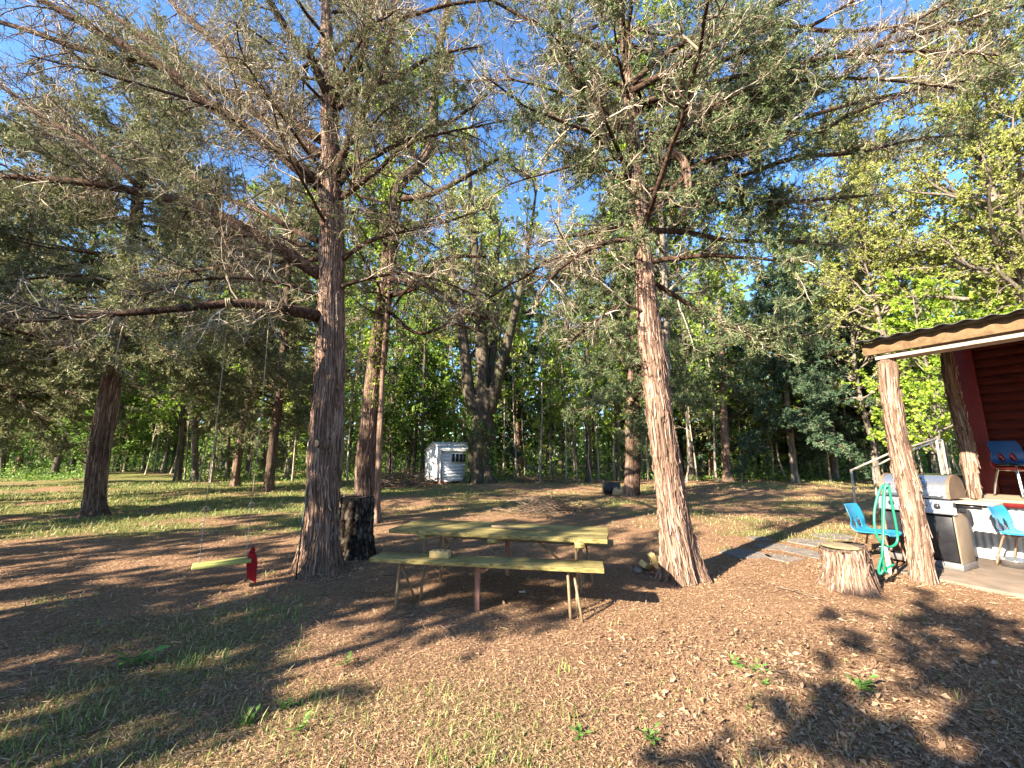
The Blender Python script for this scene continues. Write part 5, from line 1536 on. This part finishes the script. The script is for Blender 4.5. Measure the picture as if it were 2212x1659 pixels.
# pipe handrails up to the back of the porch
for (sp, lab) in (([(1846, 1100, 9.2), (1838, 1016, 9.2), (1925, 978, 9.3), (2022, 948, 9.4)], 'left one of two pale pipe handrails behind the turquoise chair'),
                  ([(1897, 1090, 9.9), (1885, 1010, 9.9), (1940, 982, 10.0), (2034, 950, 10.1)], 'right one of two pale pipe handrails, half hidden by the porch post')):
    pts = [at(*s) for s in sp]
    t = thing('handrail', lab, 'handrail', (float(pts[0][0]), float(pts[0][1]), 0), 'pipe handrails of the back steps')
    f = pts[1] * [1, 1, 0]
    part('post', MB().tube([f + Zv * -0.05, pts[1] + Zv * -0.01], 0.024, 8), 'galv', t, True)
    part('rail', MB().tube([pts[1] + nrm(pts[1] - pts[2]) * 0.02, pts[2], pts[3]], 0.024, 8), 'galv', t, True)
    e = pts[3] * [1, 1, 0]
    part('post', MB().tube([e + Zv * -0.05, pts[3] + Zv * -0.01], 0.024, 8), 'galv', t, True)

# storage box past the porch end
q = at(2068, 1030, 9.3)
bx = thing('storage_box', 'low dark storage box standing behind the second porch post', 'box', (float(q[0]), float(q[1]), 0))
part('body', MB().box((q[0], q[1], 0.5), (1.1, 0.6, 1.0), ca, cb, Zv), 'grey_metal', bx, bevel=0.015)
part('lid', MB().box((q[0], q[1], 1.03), (1.16, 0.66, 0.05), ca, cb, Zv), 'black', bx, bevel=0.012)


# ------------------------------------------------------------------ moulded school chairs
def chair(name, label, cat_mat, leg_mat, loc, face, z=0.0, legs=True, group=None):
    """face: heading the sitter looks to"""
    Fx = np.array([cos(face), sin(face), 0]); Sx = np.array([-sin(face), cos(face), 0])
    c = np.array([loc[0], loc[1], z])
    t = thing(name, label, 'chair', tuple(c), group)
    prof = [(0.23, 0.405), (0.215, 0.425), (0.15, 0.432), (0.05, 0.425), (-0.05, 0.418), (-0.12, 0.42), (-0.165, 0.445), (-0.19, 0.49), (-0.205, 0.55), (-0.22, 0.61), (-0.24, 0.68), (-0.262, 0.745), (-0.275, 0.775), (-0.29, 0.78)]
    # finer profile
    pr, _ = resample(np.c_[prof, np.zeros(len(prof))], np.zeros(len(prof)), 44)
    nw = 29
    V = np.zeros((44, nw, 3))
    for i, (x, zz, _0) in enumerate(pr):
        back = sst(0.45, 0.60, zz)
        hw = 0.225 - 0.02 * back - 0.03 * sst(0.72, 0.78, zz) - 0.03 * sst(0.17, 0.23, x)
        for j, s in enumerate(np.linspace(-1, 1, nw)):
            e = abs(s) ** 4
            V[i, j] = c + Fx * (x + back * 0.035 * s * s) + Sx * (hw * s) + Zv * (zz + (1 - back) * (0.028 * e - 0.008 * (1 - s * s)))
            if s * s > 0.9: V[i, j] += Zv * -0.02 * (1 - back)
    mb = MB()
    vi = np.arange(44 * nw).reshape(44, nw)
    q = []
    for i in range(43):
        for j in range(nw - 1):
            zz = pr[i][1]; s = -1 + 2 * (j + 0.5) / (nw - 1)
            f = (zz - 0.455) / 0.13
            if 0 < f < 1 and pr[i][0] < -0.1:
                w = 0.13 * sin(pi * min(1, f * 1.0) ** 0.8) + 0.05
                if abs(abs(s) - 0.33) < w: continue
            q.append([vi[i, j], vi[i, j + 1], vi[i + 1, j + 1], vi[i + 1, j]])
    mb.add(V.reshape(-1, 3), q)
    o = part('seat_shell', mb, cat_mat, t, True)
    so = o.modifiers.new('thick', 'SOLIDIFY'); so.thickness = 0.007; so.offset = 0
    if legs:
        for s in (-1, 1):
            def Q(x, y, zz): return c + Fx * x + Sx * y * s + Zv * zz
            p, r = resample([Q(0.23, 0.205, 0.0), Q(0.20, 0.19, 0.2), Q(0.165, 0.17, 0.385), Q(0.13, 0.165, 0.40), Q(0.06, 0.15, 0.402)], [0.0115] * 5, 16)
            part('leg', MB().tube(p, r, 8), leg_mat, t, True)
            p, r = resample([Q(-0.25, 0.205, 0.0), Q(-0.20, 0.19, 0.2), Q(-0.145, 0.17, 0.385), Q(-0.10, 0.165, 0.40), Q(-0.03, 0.15, 0.402)], [0.0115] * 5, 16)
            part('leg', MB().tube(p, r, 8), leg_mat, t, True)
        part('cross_tube', MB().tube([c + Fx * 0.06 + Sx * 0.15 + Zv * 0.40, c + Fx * 0.06 - Sx * 0.15 + Zv * 0.40], 0.0115, 8), leg_mat, t, True)
        part('cross_tube', MB().tube([c - Fx * 0.03 + Sx * 0.15 + Zv * 0.40, c - Fx * 0.03 - Sx * 0.15 + Zv * 0.40], 0.0115, 8), leg_mat, t, True)
    return t


q = gp(1890, 1148, 0.43)
chair('chair', 'turquoise plastic chair behind the wide pale stump', 'chair_blue', 'rust_leg', (q[0], q[1]), radians(-62))
q = gp(2218, 1160, 0.43)
chair('chair', 'turquoise plastic chair against the rusty porch skirting', 'chair_blue', 'rust_leg', (q[0], q[1]), radians(-72), 0.036)
cq = cab(0.36, 3.2, DK)
chair('chair', 'red plastic chair on the porch with shiny legs', 'chair_red', 'chrome', (cq[0], cq[1]), radians(-105), DK)
chair('chair', 'navy plastic chair stacked on the red porch chair', 'chair_navy', 'chrome', (cq[0] + 0.005, cq[1] - 0.01), radians(-105), DK + 0.075, legs=True)

# metal bowl on the slab
q = gp(2195, 1224, 0.04)
bw = MB().lathe((q[0], q[1], 0.037), [(0.02, 0.0), (0.13, 0.0), (0.165, 0.085), (0.175, 0.09), (0.175, 0.095), (0.16, 0.088), (0.125, 0.012), (0.02, 0.01)], 28)
solo('bowl', bw, 'steel', 'round metal bowl on the slab under the right turquoise chair', 'bowl', (float(q[0]), float(q[1]), 0.036), smooth=True)

# ------------------------------------------------------------------ gas grill
def grill():
    fr = np.array([5.74, 5.42, 0.035])                     # front right foot of the cabinet
    gx = nrm(np.array([0.42, -0.91, 0]))             # along the front, to the cook's right
    gy = np.array([-gx[1], gx[0], 0])                      # into the grill
    if gy[0] < 0: gy = -gy
    W, Dp = 0.74, 0.40
    def Gp(x, y, z): return fr + gx * (x - W) + gy * y + Zv * z      # x 0..W from left, y into
    t = thing('gas_grill', 'stainless gas grill with black cabinet behind the front porch post', 'grill', tuple(Gp(W / 2, Dp / 2, 0)))
    def B(x0, x1, y0, y1, z0, z1): return MB().box(Gp((x0 + x1) / 2, (y0 + y1) / 2, (z0 + z1) / 2), (x1 - x0, y1 - y0, z1 - z0), gx, gy, Zv)
    part('base', B(-0.015, W + 0.015, -0.02, Dp + 0.01, 0.0, 0.085), 'grey_metal', t, bevel=0.008)
    part('cabinet', B(0.012, W - 0.012, 0.025, Dp - 0.02, 0.087, 0.70), 'black', t)
    part('side_panel', B(W - 0.010, W + 0.006, 0.0, Dp - 0.01, 0.087, 0.70), 'side_panel', t, bevel=0.004)
    part('side_panel', B(-0.006, 0.010, 0.0, Dp - 0.01, 0.087, 0.70), 'side_panel', t, bevel=0.004)
    for x0, x1, hx in ((0.018, W / 2 - 0.004, W / 2 - 0.04), (W / 2 + 0.004, W - 0.018, W / 2 + 0.04)):
        d = part('door', B(x0, x1, 0.002, 0.023, 0.10, 0.655), 'black', t, bevel=0.006)
        part('handle', MB().tube([Gp(hx, -0.018, 0.42), Gp(hx, -0.024, 0.5), Gp(hx, -0.018, 0.6)], 0.008, 8), 'steel', d, True)
    # slanted control panel
    cs = [(-0.04, 0.69), (-0.04, 0.70), (-0.005, 0.865), (0.06, 0.875), (0.06, 0.69)]
    mb = MB()
    l = [Gp(-0.02, y, z) for y, z in cs]; r = [Gp(W + 0.02, y, z) for y, z in cs]
    mb.poly(l); mb.poly(r[::-1])
    for k in range(5):
        k2 = (k + 1) % 5; mb.add([l[k], r[k], r[k2], l[k2]], [[0, 1, 2, 3]])
    cp = part('control_panel', mb, 'steel', t, bevel=0.003)
    pn = nrm(np.cross(gx, Gp(0, -0.005, 0.865) - Gp(0, -0.04, 0.70)))
    if np.dot(pn, gy) > 0: pn = -pn
    up = nrm(Gp(0, -0.005, 0.865) - Gp(0, -0.04, 0.70))
    for x, rr in ((0.13, 0.034), (0.37, 0.034), (0.61, 0.034)):
        c = Gp(x, -0.0235, 0.785) + pn * 0.002
        kn = part('knob', MB().lathe(c, [(rr, 0), (rr, 0.008), (rr * 0.8, 0.012), (rr * 0.72, 0.034), (rr * 0.3, 0.036)], 20, gx, up, pn), 'knob', cp, True)
    part('igniter', MB().lathe(Gp(0.49, -0.0235, 0.785) + pn * 0.002, [(0.014, 0), (0.014, 0.012), (0.005, 0.014)], 14, gx, up, pn), 'knob', cp, True)
    # firebox and lid
    part('firebox', B(0.0, W, 0.061, Dp - 0.005, 0.702, 0.872), 'black', t)
    prof = []
    for a in np.linspace(0, pi, 19):
        yc, zc = 0.245, 0.885
        y = yc - 0.235 * cos(a); z = zc + (0.30 if a < pi / 2 else 0.30) * sin(a) ** 0.72
        prof.append((y, z))
    mb = MB().grid(np.array([[Gp(x, y, z) for (y, z) in prof] for x in (0.035, W - 0.035)]))
    lid = part('lid', mb, 'steel', t, True)
    for x0, x1 in ((0.0, 0.036), (W - 0.036, W)):
        m2 = MB()
        a_ = [Gp(x0, 0.245 + (y - 0.245) * 1.03, 0.88 + (z - 0.88) * 1.03) for y, z in prof]; b_ = [Gp(x1, 0.245 + (y - 0.245) * 1.03, 0.88 + (z - 0.88) * 1.03) for y, z in prof]
        m2.poly(a_); m2.poly(b_[::-1])
        for k in range(len(prof)):
            k2 = (k + 1) % len(prof); m2.add([a_[k], b_[k], b_[k2], a_[k2]], [[0, 1, 2, 3]])
        part('end_cap', m2, 'cast', lid)
    part('handle', MB().tube([Gp(0.07, 0.02, 0.93), Gp(0.07, -0.035, 0.925), Gp(0.09, -0.04, 0.925), Gp(W - 0.09, -0.04, 0.925), Gp(W - 0.07, -0.035, 0.925), Gp(W - 0.07, 0.02, 0.93)], 0.012, 10), 'steel', lid, True)
    # round gauge and dark name bar on the lid face
    def lidpt(i): return Gp(W * 0.56, prof[i][0], prof[i][1]), nrm(np.cross(gx, Gp(0, prof[i + 1][0], prof[i + 1][1]) - Gp(0, prof[i - 1][0], prof[i - 1][1])))
    c, nn = lidpt(5)
    if np.dot(nn, gy) > 0: nn = -nn
    tt = np.cross(nn, gx)
    gg = part('gauge', MB().lathe(c, [(0.034, -0.004), (0.034, 0.008), (0.026, 0.01), (0.005, 0.01)], 20, gx * 1.25, tt * 0.8, nn), 'knob', lid, True)
    part('gauge_face', MB().lathe(c + nn * 0.011, [(0.016, -0.002), (0.015, 0.001), (0.002, 0.001)], 16, gx * 1.25, tt * 0.8, nn), 'chrome', gg)
    c, nn = lidpt(3)
    if np.dot(nn, gy) > 0: nn = -nn
    tt = np.cross(nn, gx)
    part('badge', MB().box(c + nn * 0.003 + gx * 0.0, (0.12, 0.012, 0.006), gx, tt, nn), 'knob', lid)
    # folding side shelf on the right
    sh = part('side_shelf', B(W + 0.022, W + 0.36, 0.03, Dp - 0.04, 0.835, 0.868), 'shelf', t, bevel=0.008)
    part('bracket', B(W + 0.008, W + 0.24, 0.08, 0.12, 0.775, 0.833), 'black', sh)
    for x in (0.05, W - 0.05):
        for y in (0.06, Dp - 0.06):
            pass


grill()

# ------------------------------------------------------------------ hose, spigot, hook
Yh = 4.93
t = thing('garden_hose', 'coiled green garden hose hanging on the front porch post', 'hose', tuple(at(1915, 1050, Yh)))
loops = [[(1918, 1056), (1908, 1048), (1897, 1068), (1889, 1105), (1890, 1140), (1900, 1168), (1918, 1181), (1934, 1176), (1939, 1160), (1934, 1125), (1926, 1085), (1921, 1056), (1916, 1047), (1910, 1056), (1907, 1100), (1907, 1150), (1906, 1195), (1902, 1232), (1908, 1236), (1918, 1226), (1930, 1220)],
         [(1919, 1052), (1913, 1050), (1910, 1075), (1909, 1120), (1908, 1165), (1906, 1200), (1912, 1232), (1917, 1238)],
         [(1904, 1205), (1898, 1228), (1901, 1240), (1908, 1232)]]
mb = MB()
for k, lp in enumerate(loops):
    pts = [at(u, v, Yh - 0.03 * k + 0.02 * sin(i)) for i, (u, v) in enumerate(lp)]
    p, r = resample(pts, [0.0135] * len(pts), len(pts) * 6)
    p[:, 2] = np.maximum(p[:, 2], 0.02)
    mb.tube(p, r, 9)
part('coil', mb, 'hose', t, True)
hk = at(1921, 1050, Yh + 0.03)
part('hook', MB().tube([hk + np.array([0.06, 0.05, 0.02]), hk + np.array([-0.02, 0, 0.02]), hk + np.array([-0.05, 0, 0.03]), hk + np.array([-0.06, 0, 0.06])], 0.007, 7), 'rust_leg', t, True)

q = gp(1946, 1250) + np.array([0.0, 0.14, 0])
t = thing('spigot', 'short white pvc standpipe and tap beside the porch post', 'spigot', (float(q[0]), float(q[1]), 0))
part('pipe', MB().tube([q * [1, 1, 0] + Zv * -0.05, q * [1, 1, 0] + Zv * 0.31], 0.022, 12), 'pvc', t, True)
part('tee', MB().tube([q * [1, 1, 0] + np.array([-0.07, 0, 0.32]), q * [1, 1, 0] + np.array([0.06, 0, 0.32])], 0.027, 12), 'pvc', t, True)
part('tap', MB().tube([q * [1, 1, 0] + np.array([-0.06, 0, 0.33]), q * [1, 1, 0] + np.array([-0.10, -0.01, 0.33]), q * [1, 1, 0] + np.array([-0.11, -0.01, 0.29])], 0.014, 8), 'knob', t, True)

# white scraps in the litter
for i, (u, v, lab) in enumerate([(1128, 1284, 'crumpled white paper scrap on the sunny litter under the front bench')]):
    q = gp(u, v); g = np.random.default_rng(700 + i)
    G = np.zeros((5, 6, 3))
    for a in range(5):
        for b in range(6):
            G[a, b] = [q[0] + (a - 2) * 0.018 + 0.008 * g.normal(), q[1] + (b - 2.5) * 0.014 + 0.008 * g.normal(), float(gh(q[0], q[1])) + 0.014 + 0.012 * g.uniform()]
    solo('paper_scrap', MB().grid(G), 'pvc', lab, 'paper', (float(q[0]), float(q[1]), 0), None, True)

# ------------------------------------------------------------------ light, sky, camera
w = bpy.data.worlds.new('World'); scene.world = w; w.use_nodes = True
nt = w.node_tree; nt.nodes.clear()
wo = nt.nodes.new('ShaderNodeOutputWorld'); bg = nt.nodes.new('ShaderNodeBackground')
sky = nt.nodes.new('ShaderNodeTexSky'); sky.sky_type = 'NISHITA'; sky.sun_disc = False
sky.sun_elevation = SUN_EL; sky.sun_rotation = math.atan2(SUN_AZ[0], SUN_AZ[1])
sky.ozone_density = 5.0; sky.air_density = 1.0; sky.dust_density = 0.4
bg.inputs['Strength'].default_value = 0.085
hs = nt.nodes.new('ShaderNodeHueSaturation'); hs.inputs['Saturation'].default_value = 1.08
nt.links.new(sky.outputs[0], hs.inputs['Color']); nt.links.new(hs.outputs[0], bg.inputs[0]); nt.links.new(bg.outputs[0], wo.inputs[0])

sl_ = bpy.data.lights.new('sun', 'SUN'); sl_.energy = 5.0; sl_.angle = radians(0.5); sl_.color = (1.0, 0.88, 0.72)
so_ = bpy.data.objects.new('sun', sl_); COL.objects.link(so_)
from mathutils import Vector
dvec = Vector((-SUN_AZ[0] * cos(SUN_EL), -SUN_AZ[1] * cos(SUN_EL), -sin(SUN_EL)))
so_.rotation_euler = dvec.to_track_quat('-Z', 'Y').to_euler()
so_.location = (-20, -20, 30)

cd = bpy.data.cameras.new('camera'); co = bpy.data.objects.new('camera', cd); COL.objects.link(co)
cd.sensor_width = 36.0; cd.sensor_fit = 'HORIZONTAL'; cd.lens = 36.0 * FPX / 2212.0
cd.clip_start = 0.05; cd.clip_end = 2000
co.location = tuple(EYE); co.rotation_euler = (pi / 2 + PITCH, 0, 0)
scene.camera = co
scene.view_settings.view_transform = 'Standard'; scene.view_settings.look = 'None'
scene.view_settings.exposure = 2.5; scene.view_settings.gamma = 1.0
scene.cycles.max_bounces = 7; scene.cycles.diffuse_bounces = 4; scene.cycles.glossy_bounces = 3; scene.cycles.transmission_bounces = 4
